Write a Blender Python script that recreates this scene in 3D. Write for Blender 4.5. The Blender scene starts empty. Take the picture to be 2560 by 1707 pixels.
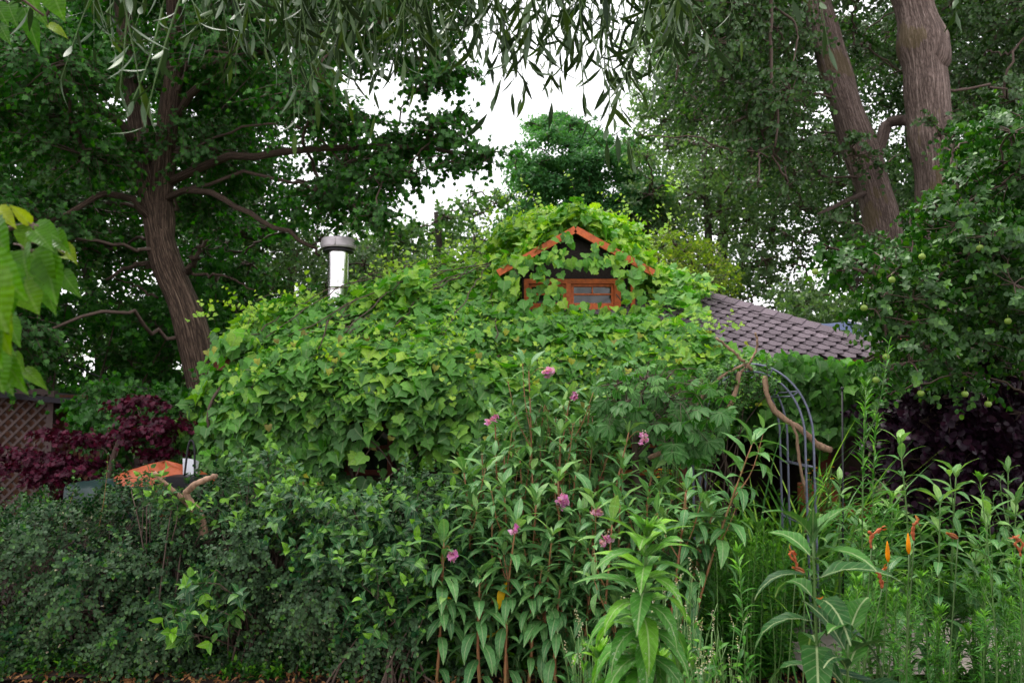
import bpy, math
import numpy as np
from mathutils import Vector

# ------------------------------------------------------------------ camera, sky, sun
scene = bpy.context.scene
F = 1991.0                       # focal length in pixels of the 2560 wide photograph (28 mm)
PITCH = math.atan((1020 - 853.5) / F)
CAMZ = 1.65
cd = bpy.data.cameras.new("camera"); cam = bpy.data.objects.new("camera", cd)
scene.collection.objects.link(cam); scene.camera = cam
cd.lens = 28.0; cd.sensor_width = 36.0; cd.clip_start = 0.05; cd.clip_end = 500
cam.location = (0, 0, CAMZ); cam.rotation_euler = (math.pi / 2 + PITCH, 0, 0)
cd.dof.use_dof = True; cd.dof.focus_distance = 4.0; cd.dof.aperture_fstop = 4.5

world = bpy.data.worlds.new("World"); scene.world = world; world.use_nodes = True
wn = world.node_tree; wn.nodes.clear()
wo = wn.nodes.new("ShaderNodeOutputWorld"); wb = wn.nodes.new("ShaderNodeBackground")
sky = wn.nodes.new("ShaderNodeTexSky"); sky.sky_type = 'NISHITA'; sky.sun_disc = False
SUN_EL, SUN_AZ = math.radians(58), math.radians(-25)
sky.sun_elevation = SUN_EL; sky.sun_rotation = SUN_AZ; sky.dust_density = 4; sky.air_density = 1.2
cl = wn.nodes.new("ShaderNodeTexNoise"); cl.inputs['Scale'].default_value = 2.2; cl.inputs['Detail'].default_value = 4
cr = wn.nodes.new("ShaderNodeValToRGB")
cr.color_ramp.elements[0].position = .3; cr.color_ramp.elements[0].color = (9.6, 9.6, 9.9, 1)
cr.color_ramp.elements[1].position = .75; cr.color_ramp.elements[1].color = (12, 12, 12.1, 1)
mx = wn.nodes.new("ShaderNodeMix"); mx.data_type = 'RGBA'; mx.inputs[0].default_value = .9
wn.links.new(cl.outputs[0], cr.inputs[0]); wn.links.new(sky.outputs[0], mx.inputs[6]); wn.links.new(cr.outputs[0], mx.inputs[7])
wn.links.new(mx.outputs[2], wb.inputs[0]); wb.inputs[1].default_value = 0.10
wn.links.new(wb.outputs[0], wo.inputs[0])
sl = bpy.data.lights.new("sun", 'SUN'); sun = bpy.data.objects.new("sun", sl); scene.collection.objects.link(sun)
sl.energy = 2.6; sl.angle = math.radians(24); sl.color = (1, .96, .9)
sd = Vector((math.cos(SUN_EL) * math.sin(SUN_AZ), -math.cos(SUN_EL) * math.cos(SUN_AZ), math.sin(SUN_EL)))
sd = Vector((-.35, .38, .86)).normalized()
sky.sun_rotation = math.atan2(sd.x, sd.y); sky.sun_elevation = math.asin(sd.z)
sun.rotation_euler = sd.to_track_quat('Z', 'Y').to_euler(); sun.location = sd * 30
vs = scene.view_settings; vs.view_transform = 'Standard'; vs.look = 'None'; vs.gamma = 1; vs.use_curve_mapping = False
vs.exposure = 1.1
cy = scene.cycles
cy.max_bounces = 6; cy.diffuse_bounces = 3; cy.glossy_bounces = 2; cy.transmission_bounces = 3; cy.transparent_max_bounces = 6
cy.caustics_reflective = False; cy.caustics_refractive = False; cy.sample_clamp_indirect = 4

# ------------------------------------------------------------------ helpers
C = scene.collection
R = np.random.default_rng(7)
CP, SP = math.cos(PITCH), math.sin(PITCH)

def at(px, py, Y):
    u = (px - 1280) / F; v = (853.5 - py) / F
    fy = CP - v * SP; fz = SP + v * CP
    return np.array([u * Y / fy, Y, CAMZ + fz * Y / fy])

def proj(P):
    P = np.asarray(P, float); dz = P[..., 2] - CAMZ; dy = P[..., 1]
    f = dy * CP + dz * SP; v = dz * CP - dy * SP
    return 1280 + F * P[..., 0] / f, 853.5 - F * v / f

def inpoly(x, y, poly):
    x = np.asarray(x, float); y = np.asarray(y, float); r = np.zeros(x.shape, bool); n = len(poly)
    for i in range(n):
        x1, y1 = poly[i]; x2, y2 = poly[(i + 1) % n]
        if y1 == y2: continue
        c = ((y1 > y) != (y2 > y)) & (x < (x2 - x1) * (y - y1) / (y2 - y1) + x1); r ^= c
    return r

def nrm(a):
    a = np.asarray(a, float); return a / np.maximum(np.linalg.norm(a, axis=-1, keepdims=True), 1e-9)

def rnd(n): return nrm(R.normal(size=(n, 3)))
UP = np.array([0, 0, 1.])

class MB:
    def __init__(s): s.v = []; s.t = []; s.uv = []; s.f = []; s.n = 0
    def add(s, v, faces, tint=0.5, uv=None):
        v = np.asarray(v, float).reshape(-1, 3); k = len(v)
        s.v.append(v); s.t.append(np.broadcast_to(np.asarray(tint, float), (k,)).copy())
        s.uv.append(np.zeros((k, 2)) if uv is None else uv)
        for fa in faces: s.f.append(np.asarray(fa, np.int64) + s.n)
        s.n += k
    def build(s, name, mat, parent=None, smooth=True, label=None):
        me = bpy.data.meshes.new(name)
        if s.n:
            v = np.concatenate(s.v); t = np.concatenate(s.t); uv = np.concatenate(s.uv)
            loops = np.concatenate([f.reshape(-1) for f in s.f]); cnt = np.concatenate([np.full(len(f), f.shape[1]) for f in s.f])
            st = np.concatenate([[0], np.cumsum(cnt)[:-1]])
            q = parent
            while q is not None: v = v - np.array(q.location); q = q.parent
            me.vertices.add(len(v)); me.vertices.foreach_set("co", v.astype(np.float32).ravel())
            me.loops.add(len(loops)); me.loops.foreach_set("vertex_index", loops.astype(np.int32))
            me.polygons.add(len(cnt)); me.polygons.foreach_set("loop_start", st.astype(np.int32))
            me.polygons.foreach_set("loop_total", cnt.astype(np.int32))
            me.polygons.foreach_set("use_smooth", np.full(len(cnt), smooth))
            me.update(calc_edges=True)
            a = me.attributes.new("tint", 'FLOAT', 'POINT'); a.data.foreach_set("value", t.astype(np.float32))
            a = me.attributes.new("lv", 'FLOAT2', 'POINT'); a.data.foreach_set("vector", uv.astype(np.float32).ravel())
        if mat: me.materials.append(mat)
        o = bpy.data.objects.new(name, me); C.objects.link(o)
        if parent is not None: o.parent = parent
        if label: o['label'] = label
        return o

def thing(name, label, cat, loc=(0, 0, 0), group=None):
    o = bpy.data.objects.new(name, None); C.objects.link(o); o.location = tuple(float(a) for a in loc); o.empty_display_size = .2
    o['label'] = label; o['category'] = cat
    if group: o['group'] = group
    return o

def tag(o, label=None, cat=None, group=None, kind=None):
    if label: o['label'] = label
    if cat: o['category'] = cat
    if group: o['group'] = group
    if kind: o['kind'] = kind
    return o

def spl(pts, n):
    p = np.asarray(pts, float); p = np.vstack([2 * p[0] - p[1], p, 2 * p[-1] - p[-2]]); m = len(p) - 3
    t = np.linspace(0, m - 1e-6, n); i = t.astype(int); u = (t - i)[:, None]
    a, b, c, d = p[i], p[i + 1], p[i + 2], p[i + 3]
    return .5 * ((2 * b) + (-a + c) * u + (2 * a - 5 * b + 4 * c - d) * u**2 + (-a + 3 * b - 3 * c + d) * u**3)

def tubes(mb, paths, rad, sides=5, tint=.5, lump=0., cap=True):
    """m tubes with n rings each; paths (m,n,3), rad (m,n)"""
    P = np.asarray(paths, float)
    if P.ndim == 2: P = P[None]
    m, n, _ = P.shape; rad = np.broadcast_to(np.asarray(rad, float), (m, n))
    T = nrm(np.gradient(P, axis=1)) if n > 1 else None
    ref = np.where(np.abs(T[:, :1, 2:3]) > .8, np.array([1., 0, 0]), UP)
    A = nrm(np.cross(T, np.broadcast_to(ref, T.shape))); B = np.cross(T, A)
    th = np.arange(sides) * 2 * math.pi / sides
    rr = rad[..., None, None]
    if lump:
        ph = R.uniform(0, 6.28, 6)
        k = np.arange(n)[None, :, None]
        q = 1 + lump * (.5 * np.sin(3 * th + ph[0] + k * .35) + .5 * np.sin(5 * th + ph[1] - k * .2) + .4 * np.sin(2 * th + ph[2] + k * .6))
        rr = rr * q[..., None]
    V = P[:, :, None] + rr * (np.cos(th)[:, None] * A[:, :, None] + np.sin(th)[:, None] * B[:, :, None])
    idx = np.arange(m * n * sides).reshape(m, n, sides); nx = np.roll(idx, -1, axis=2)
    f = np.stack([idx[:, :-1], nx[:, :-1], nx[:, 1:], idx[:, 1:]], -1).reshape(-1, 4)
    L = np.concatenate([np.zeros((m, 1)), np.cumsum(np.linalg.norm(np.diff(P, axis=1), axis=2), axis=1)], 1)
    uv = np.stack([np.broadcast_to(th, (m, n, sides)), np.broadcast_to(L[..., None], (m, n, sides))], -1).reshape(-1, 2)
    fs = [f]
    if cap and sides > 2:
        fs.append(idx[:, -1].reshape(m, sides)); fs.append(idx[:, 0, ::-1].reshape(m, sides))
    tt = np.repeat(np.broadcast_to(np.asarray(tint, float), (m,)), n * sides)
    mb.add(V.reshape(-1, 3), fs, tt, uv)

def box(mb, c, s, tint=.5, rot=0., tilt=0.):
    c = np.asarray(c, float); h = np.asarray(s, float) / 2
    g = np.array([[x, y, z] for x in (-1, 1) for y in (-1, 1) for z in (-1, 1)]) * h
    if tilt: ct, st = math.cos(tilt), math.sin(tilt); g = g @ np.array([[ct, 0, st], [0, 1, 0], [-st, 0, ct]])
    if rot: cr_, sr = math.cos(rot), math.sin(rot); g = g @ np.array([[cr_, sr, 0], [-sr, cr_, 0], [0, 0, 1]])
    mb.add(g + c, [[[0, 1, 3, 2], [4, 6, 7, 5], [0, 4, 5, 1], [2, 3, 7, 6], [0, 2, 6, 4], [1, 5, 7, 3]]], tint)

def beam(mb, a, b, w, h, tint=.5, upv=UP):
    a = np.asarray(a, float); b = np.asarray(b, float); d = nrm(b - a); s = nrm(np.cross(d, upv)); u = np.cross(s, d)
    v = [p + s * sx * w / 2 + u * su * h / 2 for p in (a, b) for sx in (-1, 1) for su in (-1, 1)]
    mb.add(v, [[[0, 1, 3, 2], [4, 6, 7, 5], [0, 4, 5, 1], [2, 3, 7, 6], [0, 2, 6, 4], [1, 5, 7, 3]]], tint)

# ---- leaf templates: (s,t) vertices with faces
def strip(ts, ws):
    v = []; f = []; n = len(ts)
    for t, w in zip(ts, ws): v += [(-w / 2, t), (0, t), (w / 2, t)]
    for i in range(n - 1):
        a = 3 * i; f += [(a, a + 1, a + 4, a + 3), (a + 1, a + 2, a + 5, a + 4)]
    return np.array(v), [np.array(f)]
def fan(outline, c):
    v = [c] + outline; n = len(outline)
    return np.array(v), [np.array([(0, 1 + (i + 1) % n, 1 + i) for i in range(n)])]
def mir(h): return h + [(-s, t) for s, t in reversed(h) if abs(s) > 1e-6]
T_LANCE = strip([0, .12, .3, .5, .72, .9, 1], [.08, .45, .92, 1, .74, .3, .02])
T_BROAD = strip([0, .1, .25, .42, .6, .8, .93, 1], [.12, .55, .95, 1, .85, .5, .2, .02])
T_OVATE = strip([0, .15, .4, .7, 1], [.1, .75, 1, .62, .02])
T_GRASS = strip([0, .2, .4, .6, .8, .93, 1], [.7, 1, 1, .85, .6, .3, .02])
T_SMALL = (np.array([(0, 0), (.5, .45), (0, 1), (-.5, .45)]), [np.array([(0, 1, 2), (0, 2, 3)])])
T_ROUND = fan([(0, 0), (.4, .15), (.5, .5), (.28, .88), (0, 1), (-.28, .88), (-.5, .5), (-.4, .15)], (0, .5))
T_VINE = fan(mir([(0, .10), (.22, 0), (.42, .1), (.52, .3), (.40, .42), (.46, .62), (.30, .70), (.14, .80), (0, 1)]), (0, .35))
T_MAPLE = fan(mir([(0, 0), (.30, .02), (.22, .22), (.52, .35), (.30, .48), (.34, .80), (.13, .68), (0, 1)]), (0, .32))
T_CHEST = fan([(0, 0), (.2, .3), (.42, .62), (.4, .82), (0, 1), (-.4, .82), (-.42, .62), (-.2, .3)], (0, .55))

def leaves(mb, tpl, P, D, N, L, W, droop=.5, fold=.15, tint=None, wave=0., twist=0.):
    P = np.asarray(P, float).reshape(-1, 3); n = len(P)
    if n == 0: return
    D = nrm(np.broadcast_to(D, (n, 3))); N = np.broadcast_to(N, (n, 3)); N = nrm(N - (N * D).sum(1, keepdims=True) * D)
    S = np.cross(D, N)
    L = np.broadcast_to(np.asarray(L, float), (n,))[:, None]; W = np.broadcast_to(np.asarray(W, float), (n,))[:, None]
    k = np.broadcast_to(np.asarray(droop, float), (n,))[:, None]; k = np.where(np.abs(k) < .02, .02, k)
    tv, tf = tpl; s = tv[:, 0][None]; t = tv[:, 1][None]; m = tv.shape[0]
    a = L * np.sin(k * t) / k; b = -L * (1 - np.cos(k * t)) / k
    f = np.broadcast_to(np.asarray(fold, float), (n,))[:, None]
    up = b + W * f * np.abs(s) * 2
    if wave: up = up + W * wave * np.sin(t * 14 + R.uniform(0, 6, (n, 1))) * np.abs(s) * 2
    if twist: up = up + W * twist * R.normal(size=(n, 1)) * s * t
    V = P[:, None] + a[..., None] * D[:, None] + (W * s)[..., None] * S[:, None] + up[..., None] * N[:, None]
    if tint is None: tint = R.random(n)
    off = np.arange(n) * m
    fs = [(f_[None] + off[:, None, None]).reshape(-1, f_.shape[1]) for f_ in tf]
    uv = np.broadcast_to(tv[None], (n, m, 2)).reshape(-1, 2)
    mb.add(V.reshape(-1, 3), fs, np.repeat(tint, m), uv)

def shoots(lm, sm, P, D, ln, k, q, L, W, tpl=T_OVATE, elev=.9, droop=.6, fold=.15, r=.003, upb=.5, sag=.1, grow=.3,
           dphi=1.57, t0=.15, jit=.25, wave=0., tintf=None, sides=4, stint=.5, young=.0, pet=0., pm=None):
    """m straggling shoots, k nodes each, q leaves per node"""
    P = np.asarray(P, float).reshape(-1, 3); m = len(P); D = nrm(np.broadcast_to(D, (m, 3)))
    ln = np.broadcast_to(np.asarray(ln, float), (m,))
    if m == 0: return
    side = nrm(R.normal(size=(m, 3))) * .15 * ln[:, None]
    def pt(t): t = np.asarray(t)[..., None]; return P[:, None] + D[:, None] * ln[:, None, None] * t + (side[:, None] - UP * (sag * ln)[:, None, None]) * t * t
    if sm is not None:
        tt = np.broadcast_to(np.linspace(0, 1, 5)[None], (m, 5)); pp = pt(tt)
        tubes(sm, pp, r * np.array([1, .9, .75, .55, .25])[None], sides, stint, cap=False)
    t = np.clip(t0 + (1 - t0) * (np.arange(k)[None] + R.uniform(-.2, .2, (m, k))) / max(k - 1, 1), 0, 1); X = pt(t)
    tang = nrm(D[:, None] * 1.0 + (side / ln[:, None])[:, None] * 2 * t[..., None] - UP * sag * 2 * t[..., None])
    a = np.cross(tang, np.where(np.abs(tang[..., 2:3]) > .9, np.array([1., 0, 0]), UP)); a = nrm(a); b = np.cross(tang, a)
    ph = R.uniform(0, 6.28, (m, 1, 1)) + np.arange(k)[None, :, None] * dphi + np.arange(q)[None, None] * 2 * math.pi / q + R.normal(0, jit, (m, k, q))
    rad = np.cos(ph)[..., None] * a[:, :, None] + np.sin(ph)[..., None] * b[:, :, None]
    el = elev * (1 - .55 * t[..., None] ** 3) + R.normal(0, jit * .6, (m, k, q)); ce, se = np.cos(el)[..., None], np.sin(el)[..., None]
    d = tang[:, :, None] * ce + rad * se; nn = tang[:, :, None] * se - rad * ce
    nn = nrm(nn) + UP * upb + R.normal(0, jit * .5, nn.shape)
    sc = (1 - grow * t[..., None]) * R.uniform(.75, 1.15, (m, k, q))
    P0 = np.broadcast_to(X[:, :, None], d.shape).reshape(-1, 3); dd = d.reshape(-1, 3)
    if pet:
        if pm is not None or sm is not None:
            e = P0 + nrm(dd) * pet
            tubes(pm or sm, np.stack([P0, (P0 + e) / 2 + UP * pet * .06, e], 1), np.array([[.0012, .001, .0009]]), 3, stint, cap=False)
        P0 = P0 + nrm(dd) * pet
    tn = R.random((m, k, q)) * .75 if tintf is None else tintf(t[..., None] + 0 * sc)
    tn = np.clip(tn + young * t[..., None] ** 4, 0, 1)
    leaves(lm, tpl, P0, dd, nn.reshape(-1, 3), (L * sc).reshape(-1), (W * sc).reshape(-1),
           (droop * R.uniform(.5, 1.4, sc.shape)).reshape(-1), fold, tn.reshape(-1), wave, .3)

# ------------------------------------------------------------------ materials
def newmat(name):
    m = bpy.data.materials.new(name); m.use_nodes = True; nt = m.node_tree; nt.nodes.clear()
    o = nt.nodes.new("ShaderNodeOutputMaterial"); return m, nt, o
def ramp(nt, stops, src):
    r = nt.nodes.new("ShaderNodeValToRGB"); e = r.color_ramp.elements
    while len(e) < len(stops): e.new(.5)
    for i, (p, c) in enumerate(stops): e[i].position = p; e[i].color = (*c, 1)
    nt.links.new(src, r.inputs[0]); return r.outputs[0]
def attr(nt, n): a = nt.nodes.new("ShaderNodeAttribute"); a.attribute_name = n; return a
def mixc(nt, fac, a, b, mode='MIX'):
    x = nt.nodes.new("ShaderNodeMix"); x.data_type = 'RGBA'; x.blend_type = mode
    for i, v in ((0, fac), (6, a), (7, b)):
        if isinstance(v, (int, float)): x.inputs[i].default_value = v
        elif isinstance(v, tuple): x.inputs[i].default_value = (*v, 1)
        else: nt.links.new(v, x.inputs[i])
    return x.outputs[2]
def mth(nt, op, a, b=0., c=None):
    x = nt.nodes.new("ShaderNodeMath"); x.operation = op
    for i, v in enumerate((a, b) if c is None else (a, b, c)):
        if isinstance(v, (int, float)): x.inputs[i].default_value = v
        else: nt.links.new(v, x.inputs[i])
    return x.outputs[0]

def leafmat(name, c0, c1, c2, rough=.5, spec=.35, trans=.25, vein=0., under=.25, spots=0.):
    m, nt, o = newmat(name); t = attr(nt, "tint").outputs['Fac']
    col = ramp(nt, [(0, c0), (.55, c1), (1, c2)], t)
    geo = nt.nodes.new("ShaderNodeNewGeometry")
    tc = nt.nodes.new("ShaderNodeTexCoord"); nz = nt.nodes.new("ShaderNodeTexNoise"); nz.inputs['Scale'].default_value = 60 if vein else 22
    nt.links.new(tc.outputs['Object'], nz.inputs['Vector'])
    mr = nt.nodes.new("ShaderNodeMapRange"); nt.links.new(nz.outputs[0], mr.inputs[0]); mr.inputs[1].default_value = .3; mr.inputs[2].default_value = .7
    mr.inputs[3].default_value = .78; mr.inputs[4].default_value = 1.2
    hs = nt.nodes.new("ShaderNodeHueSaturation"); hs.inputs['Saturation'].default_value = 1.12; nt.links.new(col, hs.inputs['Color']); nt.links.new(mr.outputs[0], hs.inputs['Value']); col = hs.outputs[0]
    bump = None
    if vein:
        uv = attr(nt, "lv"); sp = nt.nodes.new("ShaderNodeSeparateXYZ"); nt.links.new(uv.outputs['Vector'], sp.inputs[0])
        ab = mth(nt, 'ABSOLUTE', sp.outputs[0]); mid = mth(nt, 'LESS_THAN', ab, .035)
        ph = mth(nt, 'MULTIPLY', mth(nt, 'SUBTRACT', sp.outputs[1], mth(nt, 'MULTIPLY', ab, .45)), 9.)
        fr = mth(nt, 'FRACT', ph); sv = mth(nt, 'LESS_THAN', fr, .10)
        v = mth(nt, 'MAXIMUM', mid, mth(nt, 'MULTIPLY', sv, .35))
        pale = mixc(nt, .55, col, (.42, .48, .25)); col = mixc(nt, mth(nt, 'MULTIPLY', v, vein), col, pale)
        bump = nt.nodes.new("ShaderNodeBump"); bump.inputs['Strength'].default_value = .5; bump.inputs['Distance'].default_value = .003
        nt.links.new(mth(nt, 'ABSOLUTE', mth(nt, 'SUBTRACT', fr, .5)), bump.inputs['Height']); bump.invert = True
    if spots:
        n2 = nt.nodes.new("ShaderNodeTexNoise"); n2.inputs['Scale'].default_value = 140; nt.links.new(tc.outputs['Object'], n2.inputs['Vector'])
        n3 = nt.nodes.new("ShaderNodeTexNoise"); n3.inputs['Scale'].default_value = 14; nt.links.new(tc.outputs['Object'], n3.inputs['Vector'])
        g = mth(nt, 'GREATER_THAN', mth(nt, 'ADD', n2.outputs[0], mth(nt, 'MULTIPLY', n3.outputs[0], .5)), .93)
        col = mixc(nt, mth(nt, 'MULTIPLY', g, spots), col, (.35, .4, .3))
    back = mixc(nt, under, col, (.16, .24, .13)); fin = mixc(nt, geo.outputs['Backfacing'], col, back)
    p = nt.nodes.new("ShaderNodeBsdfPrincipled"); nt.links.new(fin, p.inputs['Base Color']); p.inputs['Roughness'].default_value = rough
    p.inputs['Specular IOR Level'].default_value = spec * .62
    if bump: nt.links.new(bump.outputs[0], p.inputs['Normal'])
    tr = nt.nodes.new("ShaderNodeBsdfTranslucent"); tc2 = mixc(nt, 1., col, (1.3, 1.55, .5), 'MULTIPLY'); nt.links.new(tc2, tr.inputs[0])
    ms = nt.nodes.new("ShaderNodeMixShader"); ms.inputs[0].default_value = trans
    nt.links.new(p.outputs[0], ms.inputs[1]); nt.links.new(tr.outputs[0], ms.inputs[2]); nt.links.new(ms.outputs[0], o.inputs[0])
    return m

def plain(name, c, rough=.6, metal=0., var=.25, scale=12., bumps=0., spec=.4, c2=None, stretch=None):
    m, nt, o = newmat(name); tc = nt.nodes.new("ShaderNodeTexCoord"); nz = nt.nodes.new("ShaderNodeTexNoise")
    nz.inputs['Scale'].default_value = scale; nz.inputs['Detail'].default_value = 5
    mp = nt.nodes.new("ShaderNodeMapping"); nt.links.new(tc.outputs['Object'], mp.inputs[0]); nt.links.new(mp.outputs[0], nz.inputs[0])
    if stretch: mp.inputs['Scale'].default_value = stretch
    c2 = c2 or tuple(x * (1 - var) for x in c)
    col = ramp(nt, [(.3, c2), (.7, c)], nz.outputs[0])
    t = attr(nt, "tint").outputs['Fac']; hs = nt.nodes.new("ShaderNodeHueSaturation"); nt.links.new(col, hs.inputs['Color'])
    nt.links.new(mth(nt, 'ADD', mth(nt, 'MULTIPLY', t, .8), .6), hs.inputs['Value'])
    p = nt.nodes.new("ShaderNodeBsdfPrincipled"); nt.links.new(hs.outputs[0], p.inputs['Base Color'])
    p.inputs['Roughness'].default_value = rough; p.inputs['Metallic'].default_value = metal; p.inputs['Specular IOR Level'].default_value = spec
    if bumps:
        b = nt.nodes.new("ShaderNodeBump"); b.inputs['Strength'].default_value = bumps; b.inputs['Distance'].default_value = .02
        nt.links.new(nz.outputs[0], b.inputs['Height']); nt.links.new(b.outputs[0], p.inputs['Normal'])
    nt.links.new(p.outputs[0], o.inputs[0]); return m

def barkmat(name, ca, cb, cc, ridge=14., lich=None):
    m, nt, o = newmat(name); uv = attr(nt, "lv"); sp = nt.nodes.new("ShaderNodeSeparateXYZ"); nt.links.new(uv.outputs['Vector'], sp.inputs[0])
    cb_ = nt.nodes.new("ShaderNodeCombineXYZ")
    nt.links.new(mth(nt, 'COSINE', sp.outputs[0]), cb_.inputs[0]); nt.links.new(mth(nt, 'SINE', sp.outputs[0]), cb_.inputs[1])
    nt.links.new(mth(nt, 'MULTIPLY', sp.outputs[1], .16), cb_.inputs[2])
    n1 = nt.nodes.new("ShaderNodeTexNoise"); n1.inputs['Scale'].default_value = ridge * .45; n1.inputs['Detail'].default_value = 6; n1.inputs['Distortion'].default_value = .4
    nt.links.new(cb_.outputs[0], n1.inputs[0])
    cc_ = nt.nodes.new('ShaderNodeVectorMath'); cc_.operation = 'MULTIPLY'; cc_.inputs[1].default_value = (1, 1, 3.2); nt.links.new(cb_.outputs[0], cc_.inputs[0]); n2 = nt.nodes.new("ShaderNodeTexNoise"); n2.inputs['Scale'].default_value = ridge * .7; n2.inputs['Detail'].default_value = 4; nt.links.new(cc_.outputs[0], n2.inputs[0])
    rg = mth(nt, 'ABSOLUTE', mth(nt, 'SUBTRACT', n1.outputs[0], .5)); rg2 = mth(nt, 'ABSOLUTE', mth(nt, 'SUBTRACT', n2.outputs[0], .5))
    h = mth(nt, 'ADD', mth(nt, 'MINIMUM', mth(nt, 'MULTIPLY', rg, 7.), 1.), mth(nt, 'MINIMUM', mth(nt, 'MULTIPLY', rg2, 6.), .8))
    col = ramp(nt, [(0.25, ca), (.62, cb), (.95, cc)], mth(nt, 'MULTIPLY', h, .55))
    tc = nt.nodes.new("ShaderNodeTexCoord"); n3 = nt.nodes.new("ShaderNodeTexNoise"); n3.inputs['Scale'].default_value = 1.6; nt.links.new(tc.outputs['Object'], n3.inputs[0])
    if lich: col = mixc(nt, mth(nt, 'MULTIPLY', mth(nt, 'GREATER_THAN', mth(nt, 'ADD', n3.outputs[0], mth(nt, 'MULTIPLY', n1.outputs[0], .3)), .74), .5), col, lich)
    p = nt.nodes.new("ShaderNodeBsdfPrincipled"); nt.links.new(col, p.inputs['Base Color']); p.inputs['Roughness'].default_value = .85; p.inputs['Specular IOR Level'].default_value = .2
    b = nt.nodes.new("ShaderNodeBump"); b.inputs['Strength'].default_value = .8; b.inputs['Distance'].default_value = .03
    nt.links.new(h, b.inputs['Height']); nt.links.new(b.outputs[0], p.inputs['Normal']); nt.links.new(p.outputs[0], o.inputs[0]); return m

M = {}
M['vine'] = leafmat('vine_leaf', (.028, .105, .02), (.135, .36, .055), (.50, .68, .10), .5, .4, .28, vein=.5, under=.3)
M['maple'] = leafmat('maple_leaf', (.016, .060, .012), (.034, .125, .02), (.09, .24, .03), .5, .3, .3)
M['poplar'] = leafmat('poplar_leaf', (.020, .055, .014), (.045, .105, .026), (.13, .20, .07), .45, .4, .28, under=.5)
M['robinia'] = leafmat('robinia_leaf', (.05, .14, .055), (.085, .21, .08), (.15, .31, .12), .5, .25, .35)
M['backgreen'] = leafmat('background_leaf', (.05, .115, .035), (.09, .18, .055), (.19, .29, .09), .5, .4, .25)
M['palegreen'] = leafmat('pale_leaf', (.075, .14, .065), (.14, .22, .105), (.27, .35, .19), .5, .4, .35, under=.5)
M['yellowgreen'] = leafmat('yellow_leaf', (.11, .20, .03), (.22, .32, .05), (.42, .40, .10), .5, .3, .3)
M['apple'] = leafmat('apple_leaf', (.014, .05, .010), (.030, .098, .016), (.10, .21, .03), .45, .3, .2, under=.3)
M['willow'] = leafmat('willow_leaf', (.016, .034, .014), (.032, .06, .022), (.12, .20, .03), .5, .35, .12, under=.45)
M['hedge'] = leafmat('hedge_leaf', (.006, .026, .011), (.016, .056, .019), (.075, .165, .032), .5, .2, .15, under=.3)
M['dogwood'] = leafmat('dogwood_leaf', (.015, .052, .022), (.034, .108, .034), (.15, .31, .045), .45, .45, .18, vein=.5, under=.4)
M['balsam'] = leafmat('balsam_leaf', (.06, .155, .06), (.115, .25, .09), (.26, .41, .13), .42, .5, .2, vein=.8)
M['weed'] = leafmat('tall_weed_leaf', (.04, .125, .028), (.08, .215, .042), (.19, .38, .055), .55, .3, .22, vein=.8, spots=.5)
M['darkleaf'] = leafmat('dark_weed_leaf', (.004, .021, .011), (.008, .035, .014), (.05, .14, .03), .5, .25, .12, vein=1.)
M['golden'] = leafmat('goldenrod_leaf', (.028, .095, .018), (.052, .16, .026), (.14, .31, .04), .5, .35, .2)
M['grassl'] = leafmat('grass_blade', (.06, .17, .05), (.12, .29, .06), (.30, .46, .09), .45, .5, .25)
M['bigleaf'] = leafmat('near_maple_leaf', (.035, .11, .010), (.07, .175, .013), (.22, .27, .015), .45, .3, .3, vein=.2)
M['purple'] = leafmat('purple_maple_leaf', (.028, .005, .012), (.068, .010, .026), (.12, .02, .038), .5, .4, .2, under=0)
M['smoke'] = leafmat('smoke_bush_leaf', (.012, .004, .012), (.022, .007, .018), (.045, .014, .03), .45, .4, .06, under=0)
M['chest'] = leafmat('chestnut_leaf', (.035, .12, .025), (.055, .19, .035), (.13, .30, .05), .5, .35, .22, vein=.5)
M['cover'] = leafmat('ground_cover_leaf', (.02, .07, .016), (.04, .13, .022), (.12, .26, .035), .5, .35, .2)
M['bark'] = barkmat('maple_bark', (.06, .04, .03), (.17, .112, .082), (.28, .195, .14), 16)
M['bark2'] = barkmat('poplar_bark', (.12, .085, .072), (.26, .185, .16), (.38, .29, .25), 20, (.17, .13, .05))
M['bark3'] = barkmat('far_bark', (.06, .045, .04), (.15, .12, .105), (.26, .21, .19), 14)
M['twig'] = plain('twig_bark', (.10, .065, .05), .8, scale=30)
M['gstem'] = plain('green_stem', (.10, .19, .045), .5, scale=30)
M['rstem'] = plain('red_stem', (.30, .10, .05), .45, scale=20, c2=(.24, .16, .06))
M['wood'] = plain('dead_wood', (.44, .27, .18), .8, scale=38, bumps=.8, c2=(.20, .12, .08), stretch=(1, 1, .35))
M['orange'] = plain('orange_paint', (.66, .14, .03), .55, scale=26, bumps=.35, c2=(.36, .075, .02), stretch=(1, 1, 1))
M['redpaint'] = plain('red_paint', (.28, .06, .035), .6, scale=18, var=.4)
M['shingle'] = plain('shingle', (.16, .125, .145), .9, scale=70, var=.35, bumps=.5, spec=.2)
M['darksh'] = plain('dark_shingle', (.035, .024, .024), .9, scale=60, var=.5, bumps=.3)
M['tin'] = plain('galvanised', (.50, .45, .47), .5, .45, var=.2, scale=8)
M['steel'] = plain('polished_steel', (.92, .88, .9), .22, 1., var=.04, scale=3)
M['arch'] = plain('painted_tube', (.19, .20, .28), .42, .3, var=.35, scale=22)
M['black'] = plain('black_iron', (.02, .018, .022), .5, .3)
M['soil'] = plain('soil', (.05, .028, .02), .95, scale=14, var=.6, bumps=1.)
M['paving'] = plain('paving', (.42, .35, .32), .9, scale=9, var=.3, bumps=.3)
M['wall'] = plain('house_wall', (.10, .06, .045), .8, scale=9, var=.5)
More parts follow.
